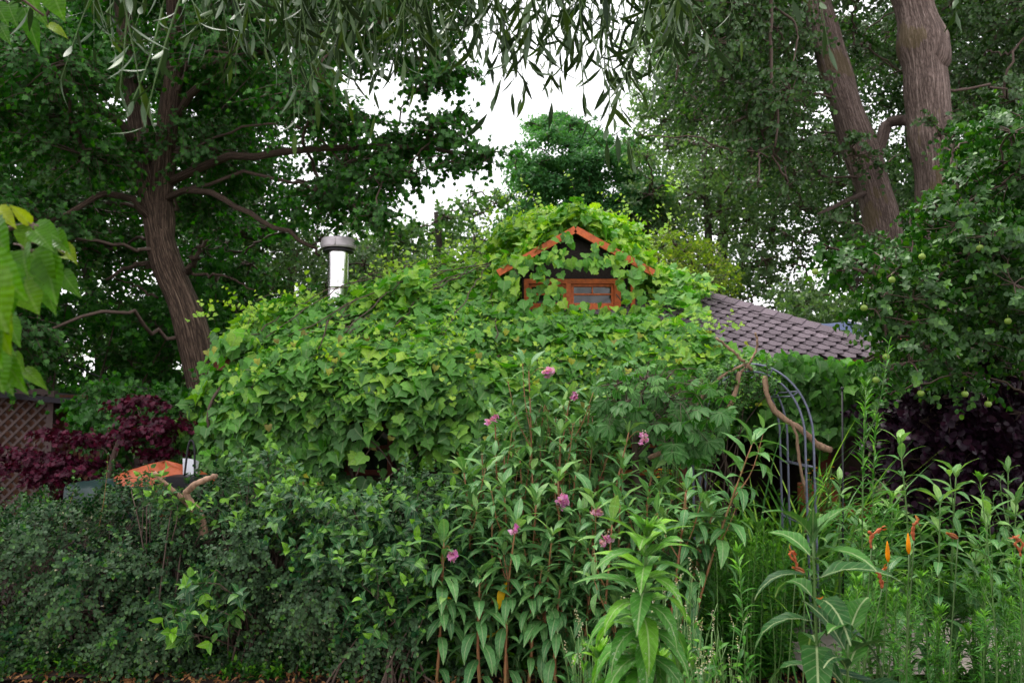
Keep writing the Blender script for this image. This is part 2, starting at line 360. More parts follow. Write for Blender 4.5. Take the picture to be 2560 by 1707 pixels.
M['tarpo'] = plain('orange_tarp', (.42, .09, .03), .5, scale=7, var=.3, bumps=.3)
M['tarpg'] = plain('green_tarp', (.006, .028, .026), .5, scale=5, bumps=.3)
M['tarpb'] = plain('blue_tarp', (.12, .15, .27), .5, scale=3, bumps=.3)
M['beige'] = plain('beige_siding', (.27, .23, .15), .7)
M['shed'] = plain('shed_wood', (.15, .055, .028), .8, scale=14, c2=(.06, .028, .016), stretch=(1, 1, .15))
M['lattice'] = plain('lattice_wood', (.085, .055, .05), .8)
M['roofdark'] = plain('shed_roof', (.022, .018, .024), .85)
M['terra'] = plain('terracotta', (.42, .12, .05), .75, scale=12)
M['wicker'] = plain('wicker', (.09, .055, .06), .85, scale=60, var=.6, bumps=.9)
M['white'] = plain('white_plastic', (.65, .65, .7), .4, var=.1)
M['stone'] = plain('stone', (.45, .36, .33), .9, scale=10, bumps=.5)
M['pink'] = leafmat('pink_petal', (.70, .20, .55), (.80, .36, .68), (.85, .58, .78), .5, .3, .3)
M['cream'] = leafmat('cream_petal', (.40, .30, .25), (.46, .42, .32), (.55, .52, .45), .5, .3, .3)
M['yflower'] = leafmat('yellow_petal', (.75, .25, .01), (.85, .42, .01), (.9, .5, .02), .5, .3, .3)
M['lily'] = leafmat('lily_petal', (.30, .07, .05), (.42, .14, .08), (.5, .25, .14), .5, .3, .3)
M['lilybud'] = leafmat('lily_bud', (.70, .22, .02), (.75, .27, .02), (.8, .35, .03), .5, .3, .2)
M['fruit'] = plain('green_apple', (.22, .33, .05), .35, scale=6)
M['yleaf'] = leafmat('yellowed_leaf', (.45, .28, .03), (.6, .36, .04), (.65, .45, .05), .5, .3, .3)
M['yleaf2'] = leafmat('fading_vine_leaf', (.20, .13, .05), (.34, .33, .06), (.46, .44, .09), .6, .3, .3)
M['brownleaf'] = leafmat('dead_leaf', (.16, .08, .04), (.26, .13, .07), (.4, .22, .12), .8, .2, .2)
gm, gt, go = newmat('window_glass'); gp = gt.nodes.new("ShaderNodeBsdfPrincipled"); gp.inputs['Base Color'].default_value = (.02, .02, .022, 1)
gp.inputs['Roughness'].default_value = .06; gp.inputs['Specular IOR Level'].default_value = .7; gt.links.new(gp.outputs[0], go.inputs[0]); M['glass'] = gm

# ------------------------------------------------------------------ ground
def sheet(name, x0, x1, y0, y1, z, mat, n=1, amp=0.):
    xs = np.linspace(x0, x1, n + 1); ys = np.linspace(y0, y1, n + 1); X, Y = np.meshgrid(xs, ys)
    Z = z + amp * (np.sin(X * 2.1 + 1) * np.sin(Y * 1.7) + .5 * np.sin(X * 5.3 + Y * 3.1))
    i = np.arange((n + 1) ** 2).reshape(n + 1, n + 1)
    f = np.stack([i[:-1, :-1], i[:-1, 1:], i[1:, 1:], i[1:, :-1]], -1).reshape(-1, 4)
    mb = MB(); mb.add(np.stack([X, Y, Z], -1).reshape(-1, 3), [f]); o = mb.build(name, mat); o['kind'] = 'structure'; return o
sheet('ground', -90, 90, -60, 120, 0, M['soil'])
sheet('flower_bed', -9, 9, 4.9, 12, .03, M['soil'], 120, .018)
sheet('pavement', -12, 1.2, 3.4, 4.88, .008, M['paving'], 1)
sheet('garden_path', 1.75, 3.62, 4.885, 6.25, .075, M['paving'], 1)

# ------------------------------------------------------------------ trees
def region(poly, Y0, Y1, n, r, dmin=.75, tries=40):
    """clumps (centre, radius) filling a volume whose outline is given"""
    xs = [p[0] for p in poly]; ys = [p[1] for p in poly]; out = []
    for _ in range(n * tries):
        if len(out) >= n: break
        px = R.uniform(min(xs), max(xs)); py = R.uniform(min(ys), max(ys)); Y = R.uniform(Y0, Y1)
        if not inpoly(px, py, poly): continue
        rr = R.uniform(.7, 1.1) * r
        for k in range(5):
            rp = rr * F / Y * .85
            if all(inpoly(px + rp * math.cos(a), py + rp * math.sin(a) * .8, poly) for a in np.arange(8) * .785): break
            rr *= .72
        if rr < .2 * r: continue
        c = at(px, py, Y)
        if c[2] < .3: continue
        if any(np.linalg.norm(c - o[0]) < dmin * min(rr, o[1]) for o in out): continue
        out.append((c, rr))
    return out

def crown(lm, tm, clumps, dens, tpl, L, W, ln=.45, k=6, q=2, trunkpts=None, flat=.7, upb=.8, droop=.5, sag=.2, elev=1.0, limb_r=.05, twig_r=.006, young=.15, twigs=True, bm=None, dphi=1.57, drift=(0, 0, 0)):
    if trunkpts is not None:
        trunkpts = np.array(trunkpts); clumps = sorted(clumps, key=lambda o: np.min(np.linalg.norm(trunkpts - o[0], axis=1))); rank = np.full(len(trunkpts), 1.)
    for c, r in clumps:
        m = max(4, int(dens * r * r * 4))
        d = rnd(m); rad = R.uniform(.15, 1, m) ** .45
        P = c + d * rad[:, None] * r * np.array([1, 1, flat])
        D = nrm(d * np.array([1, 1, .6]) + rnd(m) * .5 + np.array(drift))
        shoots(lm, tm, P - D * ln * .5, D, ln * R.uniform(.7, 1.2, m), k, q, L, W, tpl, elev, droop, .12, twig_r, upb, sag, .15, dphi=dphi, young=young, sides=3)
        if twigs and bm is not None:
            sel = R.choice(m, min(m, 9), replace=False)
            t = np.linspace(0, 1, 5)[None, :, None]; e = P[sel][:, None]
            pp = c + (e - c) * t + (R.normal(0, .06, (len(sel), 1, 3)) * r) * (t * (1 - t) * 4)
            tubes(bm, pp, np.array([[.5, .4, .3, .2, .12]]) * limb_r, 4, .5, cap=False)
        if bm is not None and trunkpts is not None:
            dd = np.linalg.norm(trunkpts - c, axis=1) + np.maximum(trunkpts[:, 2] - c[2] + .15, 0) * 1.5
            j = int(np.argmin(dd)); s = trunkpts[j]; rk = rank[j] * .8
            dist = np.linalg.norm(c - s); mid = (s + c) / 2 + UP * .08 * dist + R.normal(0, .07, 3) * dist
            pth = spl([s, s * .6 + mid * .4 + R.normal(0, .04, 3) * dist, mid, c], 12)
            pth[1:-1] += R.normal(0, .02 * dist, (10, 3))
            tubes(bm, pth[None], (limb_r * (.45 + .75 * rk)) * np.linspace(1, .6, 12)[None], 5, .5, cap=False)
            trunkpts = np.vstack([trunkpts, pth[4::2]]); rank = np.concatenate([rank, np.full(4, rk)])

def trunk(bm, pts, r0, r1, n=40, sides=20, lump=.05, bulge=None):
    p = spl(pts, n); rad = np.linspace(r0, r1, n) * (1 + .04 * np.sin(np.arange(n) * .9 + R.uniform(0, 6)))
    if bulge:
        for (b, w, a) in bulge: rad = rad * (1 + a * np.exp(-((np.arange(n) / n - b) / w) ** 2))
    tubes(bm, p[None], rad[None], sides, .5, lump); return p

def root(name, label, cat, p, group=None): return thing(name, label, cat, (p[0], p[1], 0), group)

# --- left maple, two leaders
def gnd(px, Y): return at(px, 1020 + 1.65 * F / Y * 1.0, Y) * np.array([1, 1, 0])
T = root('maple_tree', 'big dark maple with a leaning brown trunk left of the ivy house', 'tree', gnd(585, 10))
bm = MB(); Y = 10.
pa = trunk(bm, [gnd(600, Y) - UP * .1, at(566, 1200, Y), at(520, 1010, Y), at(468, 790, Y), at(412, 640, Y), at(380, 480, Y), at(352, 330, Y + .2), at(328, 180, Y + .3), at(300, -60, Y + .5), at(280, -500, Y + 1)], .25, .09, 60)
pb = trunk(bm, [at(404, 600, Y), at(405, 480, Y - .05), at(420, 300, Y - .2), at(440, 120, Y - .3), at(432, -60, Y - .5), at(420, -600, Y - .6)], .16, .07, 40, 14)
for pts, r in (([at(390, 560, Y), at(340, 500, Y - .3), at(255, 492, Y - .5), at(150, 550, Y - .8), at(60, 600, Y - 1)], .055),
               ([at(350, 400, Y), at(310, 320, Y - .3), at(200, 240, Y - .6), at(90, 220, Y - .9), at(-60, 180, Y - 1.2)], .055),
               ([at(405, 500, Y), at(520, 480, Y - .4), at(640, 545, Y - .8), at(760, 600, Y - 1), at(800, 640, Y - 1)], .045),
               ([at(385, 665, Y), at(330, 660, Y - .2), at(265, 700, Y - .4)], .04),
               ([at(395, 745, Y), at(330, 715, Y - .2), at(280, 690, Y - .4)], .018),
               ([at(470, 680, Y), at(490, 640, Y - .2), at(520, 600, Y - .4)], .045),
               ([at(475, 680, Y), at(560, 690, Y - .2), at(640, 730, Y - .4)], .022),
               ([at(420, 330, Y), at(470, 250, Y - .3), at(600, 150, Y - .8), at(800, 80, Y - 1.2), at(1000, 40, Y - 1.4)], .06),
               ([at(400, 470, Y), at(560, 400, Y - .4), at(800, 370, Y - .8), at(1000, 370, Y - 1), at(1180, 385, Y - 1.1)], .06)):
    q = spl(pts, 16); q[1:-1] += R.normal(0, .02, (14, 3)); tubes(bm, q[None], np.linspace(r, r * .35, 16)[None], 8, .5)
bm.build('trunk', M['bark'], T)
tp = np.vstack([pa[18:], pb])
POLY_L = [(-500, -700), (1350, -700), (1200, 0), (1130, 90), (1110, 180), (1010, 215), (930, 245), (925, 300), (1010, 330), (1100, 320), (1150, 285), (1225, 390), (1110, 430), (1010, 490), (985, 545), (880, 600), (800, 640), (640, 700), (560, 860), (480, 960), (-500, 1000)]
cl_ = region(POLY_L, 8.2, 12.5, 170, .8, .68)
hole = [(700, 200), (1000, 120), (1000, 330), (800, 330)]
cl_ = [c for c in cl_ if not (inpoly(*proj(c[0]), hole) and R.random() < .35)]
cl_ = [c for c in cl_ if not (inpoly(*proj(c[0]), [(300, 470), (470, 470), (560, 700), (680, 1100), (380, 1100), (250, 700)]) and c[0][1] < 10.9) and not (inpoly(*proj(c[0]), [(270, 120), (480, 0), (490, 470), (300, 470)]) and c[0][1] < 10 and R.random() < .8)]
lm = MB(); tm = MB(); bmb = MB()
crown(lm, tm, cl_, 44, T_MAPLE, .082, .086, .48, 6, 2, tp, .5, 1.2, .5, .2, limb_r=.028, bm=bmb)
edge = [(1210, 388), (1150, 400), (1100, 340), (1135, 300), (1075, 315), (1040, 380), (1000, 350), (1110, 180), (1140, 190), (1060, 215), (980, 450), (1020, 440), (940, 530), (900, 300), (1100, 110), (1050, 150), (950, 400), (880, 440), (830, 320), (1130, 60)]
crown(lm, tm, [(at(x, y, 8.6 + R.uniform(0, 1)), .30) for x, y in edge], 70, T_MAPLE, .08, .085, .3, 5, 2, tp, .5, 1.2, .5, .2, limb_r=.02, bm=bmb)
bmb.build('branches', M['twig'], T); tm.build('twigs', M['twig'], T); lm.build('crown', M['maple'], T)

def bgtree(name, label, poly, Y0, Y1, n, r, tx, mat, tpl, L, W, dens, tr=.16, group=None, k=5, q=2, ln=.5, flat=.7, bark='bark3', limb=.035, dmin=.7, top=None, upb=.8, droop=.5, lean=0.):
    Yc = (Y0 + Y1) / 2; cl = region(poly, Y0, Y1, n, r, dmin); top = top if top is not None else min(p[1] for p in poly)
    g = gnd(tx, Yc); T = root(name, label, 'tree', g, group); bm = MB(); e = at(tx + lean, top + 60, Yc)
    p = trunk(bm, [g - UP * .1, g * .66 + e * .34 + R.normal(0, .12, 3), g * .33 + e * .67 + R.normal(0, .15, 3), e], tr, tr * .3, 24, 10)
    bm.build('trunk', M[bark], T); lm = MB(); bb = MB()
    crown(lm, None, cl, dens, tpl, L, W, ln, k, q, p[5:], flat, upb, droop, limb_r=limb, bm=bb)
    bb.build('branches', M['twig'], T); lm.build('crown', M[mat], T); return T

# --- woodland behind, left to right
bgtree('woodland_tree', 'dark tree filling the far left edge behind the lattice shed', [(-500, -100), (60, -100), (150, 300), (120, 1100), (-500, 1150)], 13, 16, 46, 1.1, -60, 'maple', T_SMALL, .13, .10, 15)
bgtree('woodland_tree', 'dark green tree behind the leaning maple trunk, thin grey stem', [(60, 330), (520, 200), (560, 700), (560, 1120), (40, 1130)], 13.5, 16, 55, 1.0, 250, 'backgreen', T_SMALL, .12, .09, 14, tr=.12)
bgtree('woodland_tree', 'pale stemmed birch-like tree half hidden by the leaning maple trunk', [(330, 560), (760, 520), (800, 900), (700, 1120), (330, 1100)], 12.6, 14.5, 34, .8, 412, 'maple', T_SMALL, .11, .09, 14, tr=.21, bark='bark3')
bgtree('woodland_tree', 'light olive tree behind the stove pipe', [(500, 430), (920, 560), (1130, 640), (1140, 1000), (500, 1000)], 15.5, 19, 110, .8, 735, 'palegreen', T_SMALL, .13, .07, 15)
bgtree('woodland_tree', 'low rounded green tree above the left slope of the ivy roof', [(830, 540), (1010, 545), (1110, 505), (1180, 470), (1290, 480), (1400, 900), (850, 950)], 17, 21, 120, .62, 1090, 'backgreen', T_SMALL, .14, .11, 16, tr=.2)
bgtree('robinia_tree', 'tall blue-green tree standing free against the white sky behind the dormer', [(1300, 258), (1385, 262), (1450, 290), (1550, 300), (1610, 350), (1670, 450), (1700, 640), (1230, 640), (1235, 560), (1255, 510), (1240, 460), (1270, 430), (1255, 390), (1300, 370), (1270, 330), (1310, 300)], 19, 22.5, 165, .5, 1430, 'robinia', T_SMALL, .10, .07, 78, tr=.2, flat=.38, upb=1.2, dmin=.6, ln=.4)
bgtree('woodland_tree', 'grey-green poplar behind the right slope of the dormer roof', [(1560, 380), (1700, 300), (1880, 320), (1960, 420), (2000, 740), (1900, 860), (1700, 830), (1560, 700)], 17, 20, 52, 1.0, 1760, 'palegreen', T_SMALL, .11, .09, 16, tr=.2, flat=.8)
bgtree('willow_tree', 'bright yellow-green tree just right of the dormer roof', [(1620, 560), (1720, 545), (1800, 620), (1860, 700), (1880, 820), (1640, 790), (1600, 680)], 13.5, 15.5, 30, .5, 1720, 'yellowgreen', T_SMALL, .09, .05, 20, tr=.08, limb=.015, ln=.35, dmin=.6)
bgtree('woodland_tree', 'grey-green tree between the two thick leaning trunks', [(1900, 300), (2250, 280), (2330, 600), (2300, 820), (1950, 760)], 16, 19, 40, 1.0, 2130, 'poplar', T_SMALL, .10, .08, 15, tr=.12)
bgtree('woodland_tree', 'dark green tree at the far right edge behind the apple tree', [(2260, -100), (3000, -200), (3000, 1150), (2330, 1150), (2300, 600)], 14.5, 18, 70, 1.15, 2600, 'poplar', T_SMALL, .11, .09, 15, tr=.25)

for (p, a, b, n, tx, lab, mt) in (([(1580, 60), (1860, -200), (2100, -200), (2120, 640), (1560, 640), (1540, 420)], 21, 25, 84, 1800, 'tall hazy grey-green tree far behind the dormer, right of the white sky', 'palegreen'),
                              ([(2060, -200), (2640, -200), (2640, 660), (2060, 700)], 20, 24, 92, 2290, 'far grey-green tree seen between the two thick poplar trunks', 'poplar'),
                              ([(-300, -200), (420, -200), (420, 560), (-300, 600)], 16, 20, 84, 130, 'tall far tree behind the left half of the maple crown', 'maple'),
                              ([(380, -200), (980, -150), (860, 160), (860, 420), (900, 600), (380, 640)], 16, 20, 52, 640, 'tall far tree behind the right half of the maple crown', 'maple')):
    bgtree('woodland_tree', lab, p, a, b, n, 1.15, tx, mt, T_SMALL, .14, .11, 17, tr=.2)
# --- right poplars
T = root('poplar_tree', 'thick leaning poplar trunk passing behind the shingled roof', 'tree', gnd(2255, 13)); bm = MB(); Y = 13
pa = trunk(bm, [gnd(2270, Y) - UP * .1, at(2245, 900, Y), at(2215, 620, Y), at(2180, 460, Y), at(2112, 260, Y), at(2068, 110, Y), at(2036, -20, Y), at(1990, -250, Y), at(1900, -600, Y)], .32, .2, 60, 26)
tubes(bm, spl([at(2165, 500, Y), at(2178, 430, Y - .1), at(2205, 345, Y - .1), at(2222, 308, Y), at(2262, 300, Y - .3)], 14)[None], np.linspace(.11, .085, 14)[None], 12, .6, .06)
tubes(bm, spl([at(2200, 470, Y), at(2120, 500, Y - .3), at(2080, 520, Y - .5), at(2045, 535, Y - .6)], 10)[None], np.linspace(.05, .02, 10)[None], 6, .5)
bm.build('trunk', M['bark2'], T)
lm = MB(); tm = MB(); bb = MB()
c1 = region([(1540, -700), (2080, -700), (2120, 0), (2060, 300), (2100, 480), (1900, 520), (1780, 330), (1640, 340), (1570, 420), (1590, 250), (1640, 130), (1590, 0)], 10.5, 15, 130, .8, .62)
c1 = [c for c in c1 if not (inpoly(*proj(c[0]), [(1850, -400), (2100, -400), (2260, 560), (2120, 560), (1960, 150)]) and c[0][1] < 13.5)]
crown(lm, tm, c1, 26, T_ROUND, .075, .07, .4, 6, 2, pa[15:], .75, .5, .3, .3, limb_r=.025, bm=bb, drift=(0, 0, -.2))
c1 = region([(2060, 300), (2200, 360), (2260, 520), (2210, 640), (2040, 600)], 11.5, 12.4, 10, .4, .6)
crown(lm, tm, c1, 18, T_ROUND, .075, .07, .4, 6, 2, pa[15:], .75, .5, .3, .3, limb_r=.02, bm=bb)
for pts, r in (([at(1935, -60, 11), at(1925, 60, 11), at(1930, 200, 11), at(1945, 260, 11), at(1940, 370, 11)], .03), ([at(1740, -30, 11), at(1725, 80, 11), at(1700, 130, 11), at(1690, 200, 11)], .03), ([at(1935, 20, 11.2), at(1988, 60, 11.2), at(1992, 120, 11.2), at(1980, 160, 11)], .02)):
    q = spl(pts, 14); q += R.normal(0, .012, (14, 3)); tubes(bb, q[None], np.linspace(r, r * .5, 14)[None], 6)
bb.build('branches', M['twig'], T); tm.build('twigs', M['twig'], T); lm.build('crown', M['poplar'], T)

T = root('poplar_tree', 'thickest poplar trunk, with a swollen knot, near the upper right corner', 'tree', gnd(2440, 12)); bm = MB(); Y = 12
pb = trunk(bm, [gnd(2450, Y) - UP * .1, at(2430, 1050, Y), at(2385, 800, Y), at(2352, 560, Y), at(2333, 380, Y), at(2318, 250, Y), at(2306, 120, Y), at(2282, 0, Y), at(2262, -120, Y), at(2230, -600, Y)], .40, .26, 64, 30, .035, [(.66, .035, .2), (.1, .1, .15), (.36, .1, -.12)])
kn = spl([at(2322, 190, Y - .05), at(2345, 120, Y - .12), at(2362, 70, Y - .1)], 8); tubes(bm, kn[None], np.array([[.1, .2, .25, .22, .17, .13, .09, .03]]), 16, .6, .06)
bm.build('trunk', M['bark2'], T)
lm = MB(); tm = MB(); bb = MB()
c1 = region([(2080, -700), (3000, -700), (3000, 420), (2420, 330), (2330, 60), (2240, 330), (2160, 300), (2100, 100), (2060, -100)], 12.8, 16, 95, .95, .65)
crown(lm, tm, c1, 26, T_ROUND, .08, .075, .4, 6, 2, pb[20:], .75, .5, .3, .3, limb_r=.025, bm=bb)
c1 = region([(2300, 230), (2420, 250), (2400, 420), (2300, 430)], 10.8, 11.4, 5, .3, .5)
crown(lm, tm, c1, 18, T_ROUND, .075, .07, .4, 6, 2, pb[20:], .75, .5, .3, .3, limb_r=.012, bm=bb)
for pts in ([at(2350, 265, 12), at(2370, 290, 11.9), at(2400, 300, 11.8)], [at(2352, 330, 12), at(2390, 325, 11.9), at(2420, 335, 11.8)]):
    tubes(bb, spl(pts, 8)[None], np.linspace(.025, .012, 8)[None], 6)
bb.build('branches', M['twig'], T); tm.build('twigs', M['twig'], T); lm.build('crown', M['poplar'], T)

# --- overhead willow: trunk behind the camera, limbs forward, hanging sprays
T = root('willow_tree', 'near willow whose long narrow leaves hang from the top edge', 'tree', (1.6, -2.6)); bm = MB()
pw = trunk(bm, [(1.6, -2.6, -.1), (1.5, -2.4, 1.6), (1.2, -1.8, 3.1), (.8, -.8, 4.2), (.4, .6, 4.7), (0, 2.2, 4.6)], .26, .08, 30, 14)
for a, b in (((.4, .6, 4.7), (-1.4, 2.3, 4.1)), ((.2, 1.2, 4.7), (.6, 2.8, 3.9)), ((.4, .6, 4.7), (1.6, 2.6, 4.2)), ((1.2, -1.8, 3.1), (3, -1, 4.5)), ((.8, -.8, 4.2), (-1.8, .4, 4.6))):
    a = np.array(a); b = np.array(b); tubes(bm, spl([a, (a + b) / 2 + UP * .3, b], 10)[None], np.linspace(.05, .012, 10)[None], 6)
bm.build('trunk', M['bark'], T); lm = MB(); sm = MB()
def hang(px, py, Y, n=1, ln=.45, sp=.02, top=None):
    """twig from above that ends at the given point, leaves hanging"""
    for _ in range(n):
        e = at(px, py, Y) + R.normal(0, sp, 3); s = e + np.array([R.normal(0, .12), R.normal(0, .1), ln]); D = e - s
        k = max(4, int(ln / .042))
        shoots(lm, sm, s, D, np.linalg.norm(D), k, 1, .112, .0185, T_LANCE, .75, .35, .1, .003, .1, .1, .15, dphi=2.5, jit=.35, stint=.5, young=.1)
        # thin withy up to the limbs
        up = s + np.array([R.normal(0, .15), R.normal(0, .2) - .1, R.uniform(.7, 1.3)]); tubes(sm, spl([s, (s + up) / 2 + R.normal(0, .04, 3), up], 6)[None], np.linspace(.0022, .004, 6)[None], 4)
WP = [(-60, 60), (120, 40), (250, 80), (300, 60), (380, 60), (470, 50), (540, 60), (600, 110), (660, 90), (720, 170), (760, 120), (800, 300), (810, 180), (860, 150), (900, 200), (930, 150), (960, 220), (990, 180), (1020, 160), (1060, 120), (1100, 100), (1160, 90),
      (1200, 110), (1240, 130), (1245, 255), (1270, 240), (1285, 200), (1225, 160), (1310, 180), (1330, 150), (1355, 120), (1380, 190), (1400, 240), (1430, 200), (1450, 290), (1470, 180), (1500, 250), (1520, 200), (1535, 290), (1560, 340), (1580, 220), (1610, 140), (1640, 120), (1690, 60), (1740, 80), (1850, 40), (1990, 30)]
for i, (x, y) in enumerate(WP):
    mid_ = 960 < x < 1560
    hang(x, y, R.uniform(2.2, 3.0), 1 if mid_ else 2, R.uniform(.3, .45) if mid_ else R.uniform(.35, .55))
    hang(x + R.normal(0, 30), y - R.uniform(90, 190), R.uniform(2.3, 3.2), 1 if mid_ else 2, R.uniform(.3, .5))
for x in np.linspace(620, 1700, 46): hang(x + R.normal(0, 12), R.uniform(10, 110), R.uniform(2.2, 3.2), 2, R.uniform(.3, .5))
for x, y in ((345, 300), (360, 250), (330, 230), (390, 190)): hang(x, y, 2.0, 1, .32, .01)
# crown added above and behind the viewer to shade the foreground, mostly left
for _ in range(420):
    s = np.array([R.uniform(-5, .6) if R.random() < .8 else R.uniform(.6, 4), R.uniform(-3.0, 3.6), R.uniform(3.9, 5.3)])
    shoots(lm, None, s, np.array([R.normal(0, .3), R.normal(0, .3), -1]), .6, 8, 2, .16, .04, T_SMALL, .8, .3, .1, .002, .3)
sm.build('twigs', M['gstem'], T); lm.build('foliage', M['willow'], T)
# ------------------------------------------------------------------ thickets and far wood behind the garden
def shrub(name, label, cat, poly, Y0, Y1, n, r, mat, tpl, L, W, dens, group=None, ln=.35, k=6, q=2, stems=5, base=None, **kw):
    cl = region(poly, Y0, Y1, n, r, .6); Yc = (Y0 + Y1) / 2; cx = np.mean([c[0][0] for c in cl]); g = np.array([cx if base is None else base[0], Yc if base is None else base[1], 0.])
    T = root(name, label, cat, g, group); lm = MB(); bb = MB()
    for _ in range(stems):
        c = cl[R.integers(len(cl))][0]; s = g + np.array([R.normal(0, .12), R.normal(0, .12), -.05]); tubes(bb, spl([s, (s + c) / 2 + R.normal(0, .08, 3), c], 10)[None], np.linspace(.022, .008, 10)[None], 6)
    tp = np.array([g + UP * z for z in np.linspace(.15, max(.3, max(c[0][2] for c in cl) * .6), 8)])
    crown(lm, None, cl, dens, tpl, L, W, ln, k, q, tp, limb_r=.01, bm=bb, **kw)
    bb.build('stems', M['twig'], T); lm.build('foliage', M[mat], T); return T
shrub('bush', 'dense dark bush behind the purple maple, left of the leaning trunk', 'bush', [(-300, 720), (560, 640), (620, 1150), (-300, 1200)], 10.8, 12.8, 60, .6, 'maple', T_SMALL, .10, .085, 24)
shrub('bush', 'low dark bush between the lattice shed and the leaning maple trunk', 'bush', [(150, 960), (300, 930), (560, 960), (560, 1160), (240, 1160), (210, 1060), (150, 1010)], 7.8, 8.5, 44, .3, 'maple', T_MAPLE, .07, .07, 60)
shrub('bush', 'bush closing the gap between the roof edge and the apple tree', 'bush', [(1900, 700), (2010, 690), (2120, 720), (2250, 760), (2300, 900), (2100, 900), (1960, 800)], 14.5, 16, 40, .5, 'palegreen', T_SMALL, .10, .08, 30)
shrub('bush', 'dark green bush behind the left corner of the ivy house', 'bush', [(540, 620), (1000, 640), (1000, 1150), (540, 1150)], 14, 15.4, 34, .7, 'backgreen', T_SMALL, .10, .08, 20)
shrub('bush', 'dark bush behind the apple tree at the right edge', 'bush', [(2250, 640), (3000, 560), (3000, 1250), (2300, 1250)], 12.2, 13.8, 50, .7, 'poplar', T_SMALL, .10, .09, 22)
fw = MB()
for i in range(150):
    x = R.uniform(-46, 46); y = R.uniform(25, 34); h = R.uniform(3.2, 7.5); c = np.array([x, y, h * .5]); m = 55
    d = rnd(m); P = c + d * np.array([2.2, 2.2, h * .5]) * (R.uniform(.4, 1, m) ** .5)[:, None]
    shoots(fw, None, P, d + UP * .2, .9, 5, 2, .30, .22, T_SMALL, 1., .4, .1, .01, .8, .2)
tag(fw.build('far_wood', M['backgreen']), 'mass of pale green far trees seen low between the trunks', 'wood', kind='stuff')

# ------------------------------------------------------------------ the ivy-covered garden house
XL, XR, YF, ZE = -2.75, 3.79, 7.4, 2.12
XC = (XL + XR) / 2; HW = (XR - XL) / 2; YA = YF + HW; ZA = 3.82; SL = (ZA - ZE) / HW; YB = YF + 2 * HW
H = thing('garden_house', 'low garden house with hipped shingle roof and orange dormer, overgrown by vine', 'house', (XC, YA, 0))
mb = MB(); wz = 2.08
PX0, PX1 = 1.62, 2.95; XA, XB = XL + .35, XR - .35
for c, s in ((((XA + PX0) / 2, YF + .42, wz / 2), (PX0 - XA, .12, wz)), (((PX1 + XB) / 2, YF + .42, wz / 2), (XB - PX1, .12, wz)), (((PX0 + PX1) / 2, YF + 1.9, wz / 2), (PX1 - PX0 + .24, .12, wz)), ((PX0 - .06, YF + 1.16, wz / 2), (.12, 1.36, wz)), ((PX1 + .06, YF + 1.16, wz / 2), (.12, 1.36, wz)), ((XC, YB - .42, wz / 2), (2 * HW - .7, .12, wz)), ((XL + .42, YA, wz / 2), (.12, 2 * HW - .97, wz)), ((XR - .42, YA, wz / 2), (.12, 2 * HW - .97, wz))): box(mb, c, s)
mb.build('wall', M['wall'], H, False)
apex = np.array([XC, YA, ZA]); cs = [np.array(c) for c in ((XL, YF, ZE), (XR, YF, ZE), (XR, YB, ZE), (XL, YB, ZE))]
mb = MB(); mb.add([apex - UP * .03] + [c - UP * .03 for c in cs], [[(0, 1, 2), (0, 2, 3), (0, 3, 4), (0, 4, 1)], [(4, 3, 2, 1)]])
rf = mb.build('roof', M['shingle'], H, False)
# hexagonal tabs on the front and right slopes
def slope(a, b, ap):
    e = nrm(b - a); mid = (a + b) / 2; up = ap - mid; up = nrm(up - e * np.dot(up, e)); n = nrm(np.cross(e, up)); hgt = np.dot(ap - a, up); w = np.linalg.norm(b - a)
    mb = MB(); row = .095; tw = .175; nr = int(hgt / row)
    for r in range(nr):
        s0 = r * row; half = (w / 2) * (1 - (s0 + row * .7) / hgt); off = (r % 2) * tw / 2
        for k in range(-40, 41):
            x = k * tw + off + R.normal(0, .003)
            if abs(x) > half - .02: continue
            g = .004
            pts = [(-tw / 2 + g, .07), (-tw * .24, -.045), (tw * .24, -.045), (tw / 2 - g, .07), (tw / 2 - g, .125), (-tw / 2 + g, .125)]
            lift = [.012, .021, .021, .012, .003, .003]
            v = [mid + e * (x + p) + up * (s0 + q) + n * l for (p, q), l in zip(pts, lift)]
            v2 = [p - n * .007 for p in v]
            mb.add(v + v2, [[(0, 1, 2, 3, 4, 5)], [(0, 6, 7, 1), (1, 7, 8, 2), (2, 8, 9, 3)]], R.uniform(.2, .85))
    return mb
for a, b in ((cs[0], cs[1]), (cs[1], cs[2])): slope(a, b, apex).build('shingles', M['shingle'], rf, False)
for c in (cs[1], cs[0]):
    d = nrm(apex - c); side = nrm(np.cross(d, UP)); mb = MB(); Lh = np.linalg.norm(apex - c)
    for i in range(int(Lh / .16)):
        p = c + d * (i * .16 + .02); q = p + d * .2; h0, h1 = UP * .05, UP * .036
        v = [p + h0, p + side * .12 - UP * .012, p - side * .12 - UP * .012, q + h1, q + side * .115 - UP * .024, q - side * .115 - UP * .024]
        v2 = [x - UP * .012 for x in v]
        mb.add(v + v2, [[(0, 1, 4, 3), (2, 0, 3, 5), (1, 0, 6, 7), (0, 2, 8, 6)]], R.uniform(.25, .8))
    mb.build('ridge_cap', M['shingle'], rf, False)
mb = MB()
box(mb, (XC, YF - .012, ZE - .07), (2 * HW, .03, .10)); box(mb, (XR + .012, YA, ZE - .07), (.03, 2 * HW, .10)); box(mb, (XL - .012, YA, ZE - .07), (.03, 2 * HW, .10)); mb.build('fascia', M['redpaint'], H, False)
